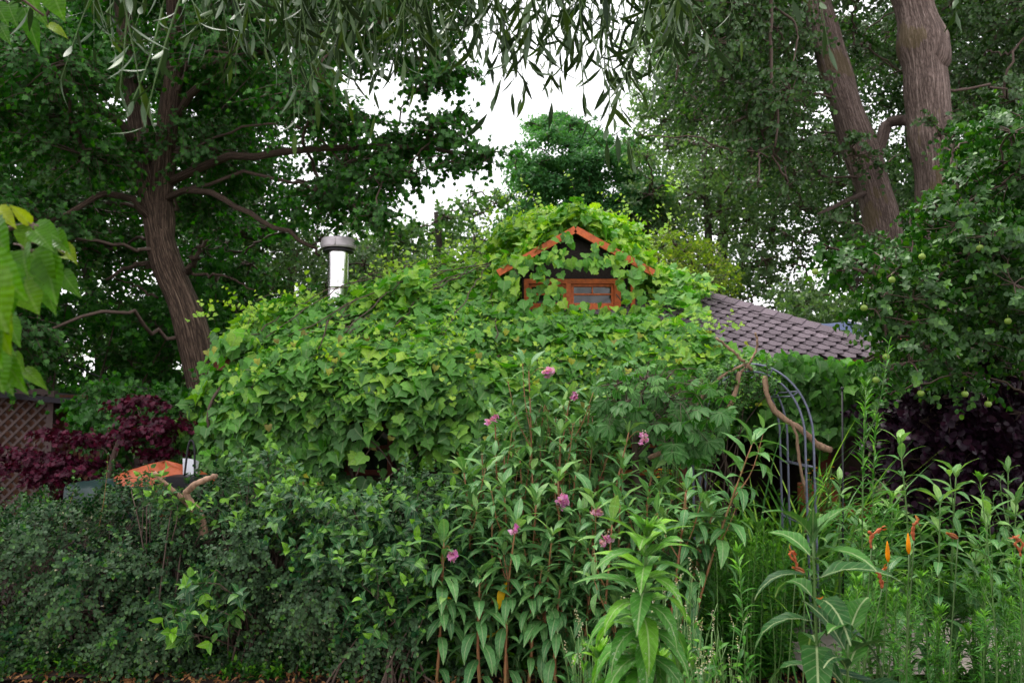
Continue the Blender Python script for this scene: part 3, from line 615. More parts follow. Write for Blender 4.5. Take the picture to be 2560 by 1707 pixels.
# dormer
DX, DY, DW = .68, 8.55, .57
dz0, dzt, dza, hw = 2.68, 3.10, 3.56, .80
D_ = MB(); bk = DY + 1.55
D_.add([(DX - DW, DY, dz0), (DX + DW, DY, dz0), (DX + DW, DY, 3.22), (DX, DY, 3.5), (DX - DW, DY, 3.22)], [[(0, 1, 2, 3, 4)]])
D_.add([(DX - DW, DY, dz0), (DX - DW, bk, dz0), (DX - DW, bk, 3.2), (DX - DW, DY, 3.2)], [[(0, 3, 2, 1)]]); D_.add([(DX + DW, DY, dz0), (DX + DW, bk, dz0), (DX + DW, bk, 3.2), (DX + DW, DY, 3.2)], [[(0, 1, 2, 3)]])
dm = D_.build('dormer', M['darksh'], H, False)
mb = MB()
for sx in (-1, 1):
    for r in range(9):
        t0, t1 = r / 9, (r + 1.25) / 9
        for k in range(9):
            y0 = DY - .14 + k * .2 + (r % 2) * .1
            v = []
            for (t, y, l) in ((t1, y0 + .01, .01), (t1, y0 + .19, .01), (1 - (1 - t0), y0 + .14, .024), (1 - (1 - t0), y0 + .05, .024)):
                v.append((DX + sx * hw * (1 - min(t, 1)), y, dza + (dzt - dza) * (1 - min(t, 1)) + l))
            mb.add(v, [[(0, 1, 2, 3)]], R.uniform(.2, .8))
    mb.add([(DX, DY - .14, dza), (DX, bk, dza), (DX + sx * hw, bk, dzt), (DX + sx * hw, DY - .14, dzt)], [[(0, 1, 2, 3)]], .2)
    mb.add([(DX, DY - .14, dza - .04), (DX, bk, dza - .04), (DX + sx * hw, bk, dzt - .04), (DX + sx * hw, DY - .14, dzt - .04)], [[(0, 3, 2, 1)]], .2)
mb.build('dormer_roof', M['darksh'], dm, False)
for sx in (-1, 1):
    mb = MB(); beam(mb, (DX - sx * .0, DY - .155, dza - .005), (DX + sx * (hw + .03), DY - .155, dzt - .02), .03, .072, R.uniform(.4, .6), np.array([0, 0, 1.])); mb.build('bargeboard', M['orange'], dm, False)
mb = MB(); y = DY - .03
for x0, x1, z0, z1 in ((-.55, .52, 2.985, 3.035), (-.55, -.50, 2.70, 2.985), (-.10, -.045, 2.70, 2.985), (.42, .49, 2.70, 2.985), (-.5, -.10, 2.70, 2.745), (-.045, .42, 2.70, 2.745), (.60, .645, 2.58, 3.06)):
    box(mb, (DX + (x0 + x1) / 2, y, (z0 + z1) / 2), (x1 - x0, .055, z1 - z0), R.uniform(.4, .6))
wf = mb.build('window_frame', M['orange'], dm, False)
for x0, x1 in ((-.497, -.103), (-.042, .417)):
    mb = MB(); z0, z1 = 2.748, 2.982; yy = DY - .022; w = .028
    for a, b, c, d in ((x0, x1, z1 - w, z1), (x0, x1, z0, z0 + w), (x0, x0 + w, z0 + w, z1 - w), (x1 - w, x1, z0 + w, z1 - w), (x0 + w, x1 - w, z0 + .115, z0 + .133)): box(mb, (DX + (a + b) / 2, yy, (c + d) / 2), (b - a, .03, d - c), .5)
    box(mb, (DX + (x0 + x1) / 2, yy, z0 + .17), (.014, .026, .07), .5)
    s = mb.build('sash', M['orange'], dm, False)
    mb = MB(); box(mb, (DX + (x0 + x1) / 2, DY - .012, (z0 + z1) / 2), (x1 - x0 - .02, .006, z1 - z0 - .02)); mb.build('pane', M['glass'], dm, False)
# ground floor windows (front wall)
for (p0, p1, mat, lab) in (((872, 1066), (975, 1180), 'redpaint', 'small red-framed window under the hanging vine'), ((1540, 1060), (1700, 1180), 'orange', 'orange-framed window beside the yellow flowers')):
    a = at(*p0, YF + .33); b = at(*p1, YF + .33); x0, x1, z0, z1 = a[0], b[0], b[2], a[2]; mb = MB(); w = .05; yy = YF + .33
    for c, s in ((((x0 + x1) / 2, yy, z1), (x1 - x0 + w, .05, w)), (((x0 + x1) / 2, yy, z0), (x1 - x0 + w, .07, w)), ((x0, yy, (z0 + z1) / 2), (w, .05, z1 - z0 - w)), ((x1, yy, (z0 + z1) / 2), (w, .05, z1 - z0 - w)), (((x0 + x1) / 2, yy, z0 + (z1 - z0) * .55), (x1 - x0 - w, .04, w * .7))): box(mb, c, s, .5)
    f = mb.build('window', M[mat], H, False, lab)
    mb = MB(); box(mb, ((x0 + x1) / 2, yy + .02, (z0 + z1) / 2), (x1 - x0 - .04, .01, z1 - z0 - .04)); mb.build('pane', M['glass'], f, False)
for x in (1.60, 2.97):
    mb = MB(); box(mb, (x, YF + .25, 1.03), (.1, .1, 2.06), .4); mb.build('porch_post', M['redpaint'], H, False)

# stove pipe
p0 = at(843, 790, 8.9); r = 27 / F * 8.9; zt = at(843, 628, 8.9)[2]
T = thing('stove_pipe', 'shiny steel stove pipe with a round grey cap above the ivy roof', 'chimney', (p0[0], p0[1], 2.2))
def lathe(mb, c, prof, n=32, tint=.5):
    prof = [q for a_, b_ in zip(prof[:-1], prof[1:]) for q in (a_, (a_[0] * .97 + b_[0] * .03, a_[1] * .97 + b_[1] * .03), (a_[0] * .03 + b_[0] * .97, a_[1] * .03 + b_[1] * .97))] + [prof[-1]]
    th = np.arange(n) * 2 * math.pi / n; V = np.array([[(c[0] + r_ * math.cos(a), c[1] + r_ * math.sin(a), z) for a in th] for r_, z in prof]).reshape(-1, 3)
    i = np.arange(len(prof) * n).reshape(-1, n); f = np.stack([i[:-1], np.roll(i[:-1], -1, 1), np.roll(i[1:], -1, 1), i[1:]], -1).reshape(-1, 4)
    mb.add(V, [f, i[-1:], i[:1, ::-1]], tint)
mb = MB(); lathe(mb, p0, [(r * .92, 2.2), (r * .95, zt - .42), (r * .97, zt - .418), (r * .97, zt - .40), (r * .95, zt - .398), (r * .95, zt)]); mb.build('pipe', M['steel'], T)
mb = MB(); lathe(mb, p0, [(r * 1.12, zt - .015), (r * 1.42, zt - .012), (r * 1.42, zt + .004), (r * 1.15, zt + .01), (r * 1.15, zt + .02)]); mb.build('collar', M['black'], T)
mb = MB(); zc = at(843, 626, 8.9)[2]; zh = at(843, 598, 8.9)[2]; R1 = r * 1.62
lathe(mb, p0, [(R1 * .8, zc + .015), (R1 * .97, zc + .012), (R1, zc + .03), (R1, zh - .03), (R1 * .97, zh - .01), (R1 * .9, zh), (R1 * .3, zh + .006)]); mb.build('cap', M['tin'], T)
mb = MB(); box(mb, (p0[0] + .005, p0[1] - R1 - .002, (zc + zh) / 2), (.008, .006, zh - zc - .05)); mb.build('cap_seam', M['tin'], T)

# ------------------------------------------------------------------ the vine
V = thing('grape_vine', 'bright green vine smothering the roof, dormer and front wall of the garden house', 'vine', (-1.2, 7.0, 0))
lm = MB(); sm = MB()
def vadd(P, N, Dn, tint, L=.118, pos=.5):
    x_, y_ = proj(P); kf = ~(inpoly(x_, y_, [(803, 600), (884, 600), (884, 745), (803, 745)]) & (P[:, 1] < 9.3)); P, N, Dn, tint = P[kf], N[kf], Dn[kf], tint[kf]
    n = len(P); N = nrm(N + R.normal(0, pos, (n, 3))); D = nrm(Dn + R.normal(0, .45, (n, 3)))
    s = L * R.uniform(.42, 1.25, n)
    leaves(lm, T_VINE, P, D, N, s, s * R.uniform(.95, 1.15, n), R.uniform(.2, 1., n), R.uniform(.0, .25, n), np.clip(tint, 0, 1), .03, .25)
def lump(P, a=.12): x, y, z = P[:, 0], P[:, 1], P[:, 2]; return a * (np.sin(x * 2.3 + z * 1.9) + np.sin(x * 5.1 - z * 4.3 + y * 2) * .6 + np.sin(y * 3.3 + z * 3 + x) * .5)
SH = [(1790, 722), (1738, 750), (1765, 790), (1700, 792), (1760, 830), (1805, 862), (1850, 886), (1960, 872), (2060, 888), (2700, 960), (2700, 600), (1790, 600)]
HOLE2 = [(1625, 760), (1700, 752), (1770, 800), (1700, 812), (1640, 800)]
DF = [(1428, 585), (1560, 660), (1640, 690), (1620, 790), (1290, 785), (1290, 690), (1260, 672)]
def roofpts(n, a, b, c, nn, dn, off0, off1, young):
    u = R.random((n, 2)); u = np.where(u.sum(1, keepdims=True) > 1, 1 - u, u); P = a + (b - a) * u[:, :1] + (c - a) * u[:, 1:]
    P = P + nn * (R.uniform(off0, off1, n) + lump(P, .05))[:, None]
    x, y = proj(P); keep = ~inpoly(x, y, SH) & ~(inpoly(x, y, HOLE2) & (R.random(n) < .85)) & ~((P[:, 1] < DY + .1) & inpoly(x, y, DF))
    keep &= ~((inpoly(x, y, [(1620, 690), (1800, 720), (1850, 880), (1640, 830)])) & (R.random(n) < .45))
    P = P[keep]; n = len(P); t = R.random(n) * .65 + young * np.clip((P[:, 2] - 2.1) / 1.7, 0, 1)
    vadd(P, np.tile(nn * .5 + UP * .8, (n, 1)), np.tile(dn, (n, 1)), t)
nF = nrm(np.array([0, -SL, 1])); nL = nrm(np.array([-SL, 0, 1])); nRt = nrm(np.array([SL, 0, 1]))
roofpts(8500, cs[0], cs[1], apex, nF, np.array([0, -1, -.4]), .03, .26, .5)
roofpts(3000, cs[0], cs[3], apex, nL, np.array([-1, -.3, -.3]), .03, .36, .5)
roofpts(700, cs[1], cs[2], apex, nRt, np.array([1, -.2, -.3]), .03, .2, .5)
# dormer roof and the mound above it
for sx in (-1, 1):
    n = 1250; P = np.stack([DX + sx * hw * R.uniform(0, 1.05, n), DY - .12 + R.uniform(0, 1.5, n) ** 1.3, np.zeros(n)], 1); P[:, 2] = dza + (dzt - dza) * np.abs(P[:, 0] - DX) / hw + R.uniform(.03, .26, n) + .10 * np.sin(P[:, 0] * 5 + P[:, 1] * 2)
    vadd(P, np.tile([sx * .4, -.3, .9], (n, 1)), np.tile([sx * .5, -.9, -.3], (n, 1)), R.random(n) * .6 + .4)
n = 1500; a = R.uniform(0, 6.28, n); rr = R.random(n) ** .6
P = np.stack([DX + .02 + 1.0 * rr * np.cos(a), YA - .75 + .8 * rr * np.sin(a), 3.62 + .52 * np.sqrt(1 - rr ** 2) * R.uniform(.4, 1.05, n)], 1); vadd(P, np.stack([np.cos(a) * .6, np.sin(a) * .6, np.ones(n)], 1), np.stack([np.cos(a), np.sin(a) - .6, np.full(n, -.3)], 1), R.random(n) * .6 + .45)
# leaves hanging before the dormer face
def patch(poly, Y0, Y1, n, tint0=.3, L=.12, N=(0, -.8, .5), D=(0, -.3, -1)):
    xs = [p[0] for p in poly]; ys = [p[1] for p in poly]; px = R.uniform(min(xs), max(xs), n * 3); py = R.uniform(min(ys), max(ys), n * 3); k = inpoly(px, py, poly); px, py = px[k][:n], py[k][:n]
    P = np.array([at(a, b, R.uniform(Y0, Y1)) for a, b in zip(px, py)]); n = len(P)
    if n: vadd(P, np.tile(N, (n, 1)), np.tile(D, (n, 1)), R.random(n) * .6 + tint0, L)
for po, n in (([(1370, 622), (1450, 630), (1450, 658), (1350, 655)], 20), ([(1280, 640), (1385, 615), (1390, 655), (1290, 680)], 36), ([(1490, 590), (1600, 650), (1610, 700), (1500, 680), (1440, 665)], 78), ([(1300, 755), (1420, 765), (1520, 768), (1620, 755), (1640, 800), (1290, 800)], 75), ([(1330, 672), (1410, 680), (1412, 745), (1320, 740)], 26), ([(1530, 680), (1620, 690), (1620, 750), (1540, 750)], 18), ([(1395, 575), (1450, 590), (1430, 612), (1390, 610)], 7), ([(1250, 690), (1320, 690), (1320, 780), (1240, 780)], 40), ([(1350, 745), (1480, 752), (1480, 768), (1350, 765)], 14)):
    patch(po, 8.15, 8.32, n, .25, .11)
# curtain over the eave and the front wall, bulging outward, widening to the left
prof = spl([(7.85, 2.40), (7.45, 2.34), (7.08, 2.18), (6.88, 1.95), (6.84, 1.6), (6.92, 1.2), (7.05, .85), (7.2, .45)], 60)
zl = np.array([.3, 1.2, 1.55, 1.9, 2.15, 2.4]); xl = np.array([-2.98, -3.02, -3.0, -2.85, -2.7, -2.5])
n = 17500; i = (R.random(n) ** .9 * 59).astype(int); q = prof[i]; u = R.random(n); xr = 2.25
x0 = np.interp(q[:, 1], zl, xl) + R.normal(0, .07, n); P = np.stack([x0 + (xr - x0) * u, q[:, 0], q[:, 1]], 1)
tg = nrm(np.gradient(prof, axis=0))[i]; nn = np.stack([np.zeros(n), tg[:, 1], -tg[:, 0]], 1); nn[:, 1] = -np.abs(nn[:, 1]); nn[:, 2] = np.abs(nn[:, 2])
lf = np.clip((-2.2 - P[:, 0]) / .6, 0, 1)[:, None]; nn = nrm(nn + np.array([-1.2, 0, 0]) * lf); P[:, 1] += (lf[:, 0] ** 2) * .5
P = P + nn * (lump(P, .09) - R.random(n) ** 1.5 * .35)[:, None]
px, py = proj(P)
keep = ~(inpoly(px, py, [(862, 1035), (992, 1035), (995, 1185), (862, 1190)]) & (R.random(n) < .93)) & ~(inpoly(px, py, [(980, 1090), (1160, 1100), (1160, 1190), (980, 1190)]) & (R.random(n) < .6)) & ~inpoly(px, py, SH) & ~inpoly(px, py, HOLE2)
low = np.interp(px, [480, 700, 860, 1100, 1250, 1500, 1700, 1800, 1900, 2300], [1190, 1200, 1150, 1150, 1150, 1100, 1010, 960, 940, 950]); keep &= py < low + R.normal(0, 22, n) + 110 * (R.random(n) < .07)
P = P[keep]; nn = nn[keep]; n = len(P)
hz = np.clip((P[:, 2] - 1.0) / .9, 0, 1)[:, None]; vadd(P, nn * (.9 - .4 * hz) + UP * (.35 + .6 * hz), np.stack([R.normal(0, .3, n), -.4 - .5 * hz[:, 0], -1 + .4 * hz[:, 0]], 1), R.random(n) ** 1.3 * .75 + .3 * np.clip(P[:, 2] - 1.7, 0, 1), .135, .42)
patch([(500, 930), (545, 850), (620, 810), (680, 860), (660, 960), (490, 1030)], 7.15, 7.7, 260, .2, .12, (-.4, -.5, .6), (-.6, -.4, -1))
# strip right of the arch, below the right eave, and the dark inner growth
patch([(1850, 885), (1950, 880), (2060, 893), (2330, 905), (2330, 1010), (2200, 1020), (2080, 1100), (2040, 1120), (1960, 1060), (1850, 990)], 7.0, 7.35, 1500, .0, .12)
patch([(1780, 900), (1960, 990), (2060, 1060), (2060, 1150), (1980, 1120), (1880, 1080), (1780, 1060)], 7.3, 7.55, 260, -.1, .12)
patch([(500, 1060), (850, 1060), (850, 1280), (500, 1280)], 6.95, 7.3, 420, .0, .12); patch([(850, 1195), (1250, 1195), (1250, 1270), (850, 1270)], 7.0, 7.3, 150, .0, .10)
patch([(560, 880), (600, 790), (690, 750), (790, 790), (850, 800), (880, 745), (960, 700), (1060, 665), (1100, 760), (900, 830), (700, 900)], 7.7, 8.6, 1500, .3, .12, (0, -.3, 1), (-.3, -1, -.2))
# young shoots standing proud of the roof
def vshoots(n, pts, ln=.35):
    P = np.array(pts); D = nrm(np.stack([R.normal(0, .6, len(P)), R.normal(-.3, .4, len(P)), R.uniform(.3, 1, len(P))], 1))
    shoots(lm, sm, P, D, ln * R.uniform(.6, 1.2, len(P)), 5, 1, .075, .075, T_VINE, 1.1, .5, .1, .002, .6, .35, .6, dphi=2.4, tintf=lambda t: .7 + .3 * t, stint=.6)
pp = []
for _ in range(130):
    u = R.random(); c = cs[0] + (apex - cs[0]) * u; pp.append(c + np.array([R.normal(0, .25), R.normal(-.1, .3), R.uniform(.15, .33)]))
for _ in range(110): pp.append(np.array([DX + R.uniform(-1.1, 1.2), YA - 1.3 + R.normal(0, .5), 3.62 + R.uniform(-.1, .4)]))
for _ in range(110): q = prof[R.integers(0, 36)]; pp.append(np.array([R.uniform(-2.6, 2.1), q[0] - .05, q[1] + .05]))
for _ in range(40): u = R.random(); pp.append(at(1640 + 130 * u, 690 + 70 * u, 9.0 + R.uniform(-.3, .3)))
pp = [p for p in pp if not (inpoly(*proj(p), [(780, 600), (905, 600), (905, 800), (780, 800)]) and p[1] < 9.3)]
pp = [p for p in pp if not (inpoly(*proj(p), [(1260, 560), (1640, 560), (1640, 900), (1260, 900)]) and p[1] < 9.2)]
vshoots(0, pp)
# bare vine stems
for a, b in (((890, 1190), (960, 1080)), ((905, 1085), (985, 1175)), ((1085, 1160), (1120, 1080)), ((1130, 1170), (1150, 1070)), ((960, 1200), (1080, 1110)), ((1275, 665), (1330, 655)), ((1290, 700), (1285, 668)), ((1540, 735), (1580, 780)), ((820, 800), (780, 900)), ((890, 975), (920, 1000))):
    p, q = at(*a, 6.9 if a[1] > 780 else 8.3), at(*b, 6.95 if a[1] > 780 else 8.3); w = spl([p, (p + q) / 2 + R.normal(0, .03, 3), q], 8); tubes(sm, w[None], np.linspace(.007, .005, 8)[None], 5)
for x in np.linspace(-2.6, 1.9, 9): tubes(sm, spl([(x, 7.3, 0), (x + .1, 7.25, .8), (x - .1, 7.1, 1.6), (x + .2, 7.3, 2.1), (x + .3, 7.6, 2.15)], 24)[None], np.linspace(.02, .01, 24)[None], 6)
for _ in range(46):
    u = R.uniform(.05, .9); c = cs[0] * (1 - u) + cs[1] * u * .75 + cs[0] * u * .25; e = c * .35 + apex * .65 + np.array([R.normal(0, .5), 0, 0]); q = spl([c + nF * .2, (c + e) / 2 + nF * .26 + R.normal(0, .15, 3) * [1, 1, 0], e + nF * .2], 20); q += R.normal(0, .012, (20, 3))
    x_, y_ = proj(q)
    if inpoly(x_, y_, SH).any() or inpoly(x_, y_, DF).any(): continue
    tubes(sm, q[None], np.full((1, 20), .006), 5)
sm.build('stems', M['twig'], V); lm.build('foliage', M['vine'], V)
dl = MB(); n = 60; i = (R.random(n) * 50).astype(int); q = prof[i]; P = np.stack([R.uniform(-2.8, 2.1, n), q[:, 0] - .12, q[:, 1] + .02], 1); leaves(dl, T_VINE, P, nrm(R.normal(0, .4, (n, 3)) + [0, -.5, -.8]), nrm(R.normal(0, .4, (n, 3)) + [0, -.7, .6]), .07 * R.uniform(.6, 1.2, n), .065, 1.3, .3); dl.build('withered_leaves', M['yleaf2'], V)
# ------------------------------------------------------------------ hedge and shrubs in front
def g0(px, Y): return at(px, 1020 + 1.65 * F / Y, Y) * np.array([1, 1, 0]) + np.array([0, 0, .03])
def flowers_on(fm, P, s, n=5, spread=.012, down=True):
    """little blossoms: n petals round each point"""
    for p in P:
        D = rnd(n) + (np.array([0, 0, -.6]) if down else np.array([0, 0, .6])); leaves(fm, T_OVATE, p + rnd(n) * spread * .3, D, rnd(n), s, s * .7, .6, .2)

HP = spl([(5.05, 0.02), (4.92, .25), (4.88, .55), (4.96, .82), (5.2, 1.02), (5.6, 1.12), (6.1, 1.12), (6.5, 1.0), (6.6, .6)], 80)
def hedgeseg(label, xa, xb, n, wob, hs=1., tall=None):
    T = thing('snowberry_bush', label, 'hedge', ((xa + xb) / 2, 5.6, 0), 'snowberry hedge along the pavement'); lm = MB(); sm = MB(); fm = MB()
    i = (R.random(n) ** 1.25 * 79).astype(int); q = HP[i]; tg = nrm(np.gradient(HP, axis=0))[i]; x = R.uniform(xa, xb, n)
    nn = np.stack([R.normal(0, .3, n), -np.abs(tg[:, 1]), np.abs(tg[:, 0]) + .1], 1)
    w = .16 * np.sin(x * 3.1 + q[:, 1] * 5 + wob) + .13 * np.sin(x * 7.3 - q[:, 1] * 8 + wob) + .07 * np.sin(x * 1.7 + q[:, 0] * 3)
    P = np.stack([x, q[:, 0], q[:, 1] * hs * (1 + .08 * np.sin(x * 2.2 + wob))], 1) + nrm(nn) * (w - .14 - R.random(n) * .22)[:, None]; P[:, 2] = np.maximum(P[:, 2], .04)
    D = nrm(nn + R.normal(0, .45, (n, 3)) + np.array([0, 0, -.35]) * (q[:, 1:2] < .7)); ln = R.uniform(.12, .26, n)
    shoots(lm, sm, P, D, ln, 8, 2, .034, .026, T_ROUND, 1.15, .3, .05, .0015, .7, .35, .3, dphi=1.57, jit=.3, sides=3, young=.25)
    j2 = R.choice(n, n // 14, replace=False); shoots(lm, sm, P[j2], nrm(D[j2] + UP * .7), ln[j2] * 1.8, 9, 2, .046, .034, T_OVATE, 1.15, .3, .05, .0018, .7, .3, .4, jit=.3, sides=3, young=.5)
    tip = P + D * ln[:, None] - UP * .35 * ln[:, None]; k = R.random(n) < .09
    flowers_on(fm, tip[k], .012, 4)
    m = n // 5; j = R.integers(0, n, m); tubes(sm, np.stack([np.stack([x[j], np.full(m, 5.7) + R.normal(0, .3, m), np.full(m, -.02)], 1), np.stack([x[j], np.full(m, 5.5), P[j, 2] * .6], 1), P[j]], 1), np.array([[.006, .004, .002]]), 4)
    sm.build('stems', M['twig'], T); fm.build('blossom', M['cream'], T); lm.build('foliage', M['hedge'], T)
hedgeseg('far left snowberry bush of the hedge, lowest leaves nearly black', -4.4, -2.5, 2300, 0, .91)
hedgeseg('snowberry bush below the purple maple, dotted with tiny pale blossoms', -2.5, -1.75, 1250, 1.3, .88)
hedgeseg('snowberry bush under the bare crooked branch', -1.75, -1.0, 1200, 2.1, .9)
hedgeseg('snowberry bush half under the broad-leaved dogwood', -1.0, -.25, 900, 3.0, .9)
# upright wands above the hedge
for i, (x0, y0, x1, y1, lab) in enumerate(((150, 1330, 150, 1205, 'thin upright wand with small round leaves above the left hedge'), (245, 1235, 290, 1155, 'reddish wand leaning right in front of the green tarp'))):
    a, b = at(x0, y0, 5.5), at(x1, y1, 5.5); T = root('sapling', lab, 'plant', a); lm = MB(); sm = MB(); shoots(lm, sm, a - UP * .3, b - a + UP * .3, np.linalg.norm(b - a) + .3, 10, 2, .045, .035, T_OVATE, 1.1, .4, .1, .003, .5, .05, .5, young=.3)
    sm.build('stem', M['rstem'], T); lm.build('foliage', M['dogwood'], T)

def dogwood(label, poly, Y0, Y1, n, L=.075, name='dogwood_shrub', mat='dogwood', dirz=.8, ln=.3, young=.35, base=None, group=None, k=6, tpl=T_OVATE, wr=.58, stemmat='twig', droop=.9, ns=34):
    xs = [p[0] for p in poly]; ys = [p[1] for p in poly]; px = R.uniform(min(xs), max(xs), n * 5); py = R.uniform(min(ys), max(ys), n * 5); kk = inpoly(px, py, poly); px, py = px[kk][:n], py[kk][:n]; n = len(px)
    P = np.array([at(a, b, R.uniform(Y0, Y1)) for a, b in zip(px, py)]); kk = P[:, 2] > .03; P = P[kk]; n = len(P); Yc = (Y0 + Y1) / 2; c = P.mean(0) * np.array([1, 1, 0]); c = c if base is None else np.array([base[0], base[1], 0.])
    T = root(name, label, 'shrub', c, group); lm = MB(); sm = MB(); mid = P.mean(0)
    D = nrm((P - mid) * np.array([.9, .9, .4]) + np.array([0, -.35, dirz]) + R.normal(0, .35, (n, 3))); l = ln * R.uniform(.6, 1.2, n)
    shoots(lm, sm, P - D * l[:, None] * .7, D, l, k, 2, L, L * wr, tpl, 1.05, droop, .12, .0028, .9, .1, .1, dphi=1.57, jit=.22, young=young)
    m = min(n, ns); j = R.choice(n, m, replace=False); s0 = np.stack([c[0] + R.normal(0, .15, m), c[1] + R.normal(0, .12, m), np.zeros(m)], 1); e = P[j] - D[j] * l[j][:, None] * .7
    t = np.linspace(0, 1, 8)[None, :, None]; pp = s0[:, None] * (1 - t) + e[:, None] * t + (e - s0)[:, None] * np.array([-.25, -.25, .1]) * (t * (1 - t) * 2)
    tubes(sm, pp, np.linspace(.008, .003, 8)[None], 5)
    sm.build('stems', M[stemmat], T); lm.build('foliage', M[mat], T); return T
dogwood('broad dense dogwood with grey-green pointed leaves left of the balsam', [(680, 1245), (780, 1225), (980, 1225), (1130, 1230), (1150, 1300), (1130, 1440), (1080, 1560), (900, 1560), (800, 1500), (700, 1350), (660, 1280)], 4.9, 5.9, 430, .078)
dogwood('dogwood sprays hanging low over the dark foot of the hedge', [(770, 1370), (960, 1360), (1090, 1400), (1080, 1560), (1000, 1610), (860, 1570)], 4.7, 5.0, 85, .075)
dogwood('single dogwood spray with large leaves in the middle of the hedge face', [(440, 1500), (480, 1450), (560, 1440), (605, 1490), (590, 1560), (540, 1570), (460, 1530)], 4.62, 4.85, 16, .085, base=(-1.8, 5.3), dirz=.2)
dogwood('lowest small dogwood spray near the bottom of the hedge', [(410, 1580), (450, 1560), (490, 1590), (470, 1610), (420, 1600)], 4.6, 4.75, 4, .09, base=(-1.9, 5.2), dirz=.1, ln=.15)
dogwood('light green dogwood shoots rising against the vine curtain', [(560, 1200), (600, 1120), (640, 1110), (720, 1150), (740, 1230), (600, 1240)], 5.3, 5.8, 30, .08, ln=.35, dirz=1.2)
dogwood('loose shrub with light leaves right of the bare crooked branch', [(550, 1240), (700, 1200), (800, 1220), (840, 1300), (700, 1340), (560, 1320)], 5.0, 5.6, 75, .07, young=.5)
dogwood('pale leafy twigs crossing the left prong of the bare branch', [(340, 1200), (380, 1165), (440, 1200), (500, 1250), (560, 1260), (520, 1300), (400, 1290)], 5.2, 5.5, 26, .07, young=.5)
dogwood('small dogwood shoot standing up before the red-framed window', [(1000, 1180), (1015, 1130), (1030, 1180), (1040, 1220), (985, 1220)], 5.4, 5.6, 5, .065, ln=.3, dirz=2)

# bare crooked branch in the hedge
T = thing('bare_branch', 'bare crooked pinkish branch sticking up out of the hedge', 'branch', at(505, 1290, 5.3)); mb = MB()
q = spl([at(512, 1340, 5.3), at(500, 1285, 5.3), at(478, 1258, 5.3), at(466, 1232, 5.28), at(485, 1212, 5.25), at(515, 1198, 5.2), at(540, 1190, 5.15)], 26); q += R.normal(0, .003, (26, 3))
tubes(mb, q[None], np.linspace(.028, .016, 26)[None] * (1 + .08 * np.sin(np.arange(26) * 1.3)), 12, .5, .08)
q = spl([at(500, 1290, 5.3), at(460, 1250, 5.3), at(420, 1215, 5.25), at(385, 1180, 5.2)], 16); tubes(mb, q[None], np.linspace(.022, .012, 16)[None], 8, .5, .08)
mb.build('wood', M['wood'], T)

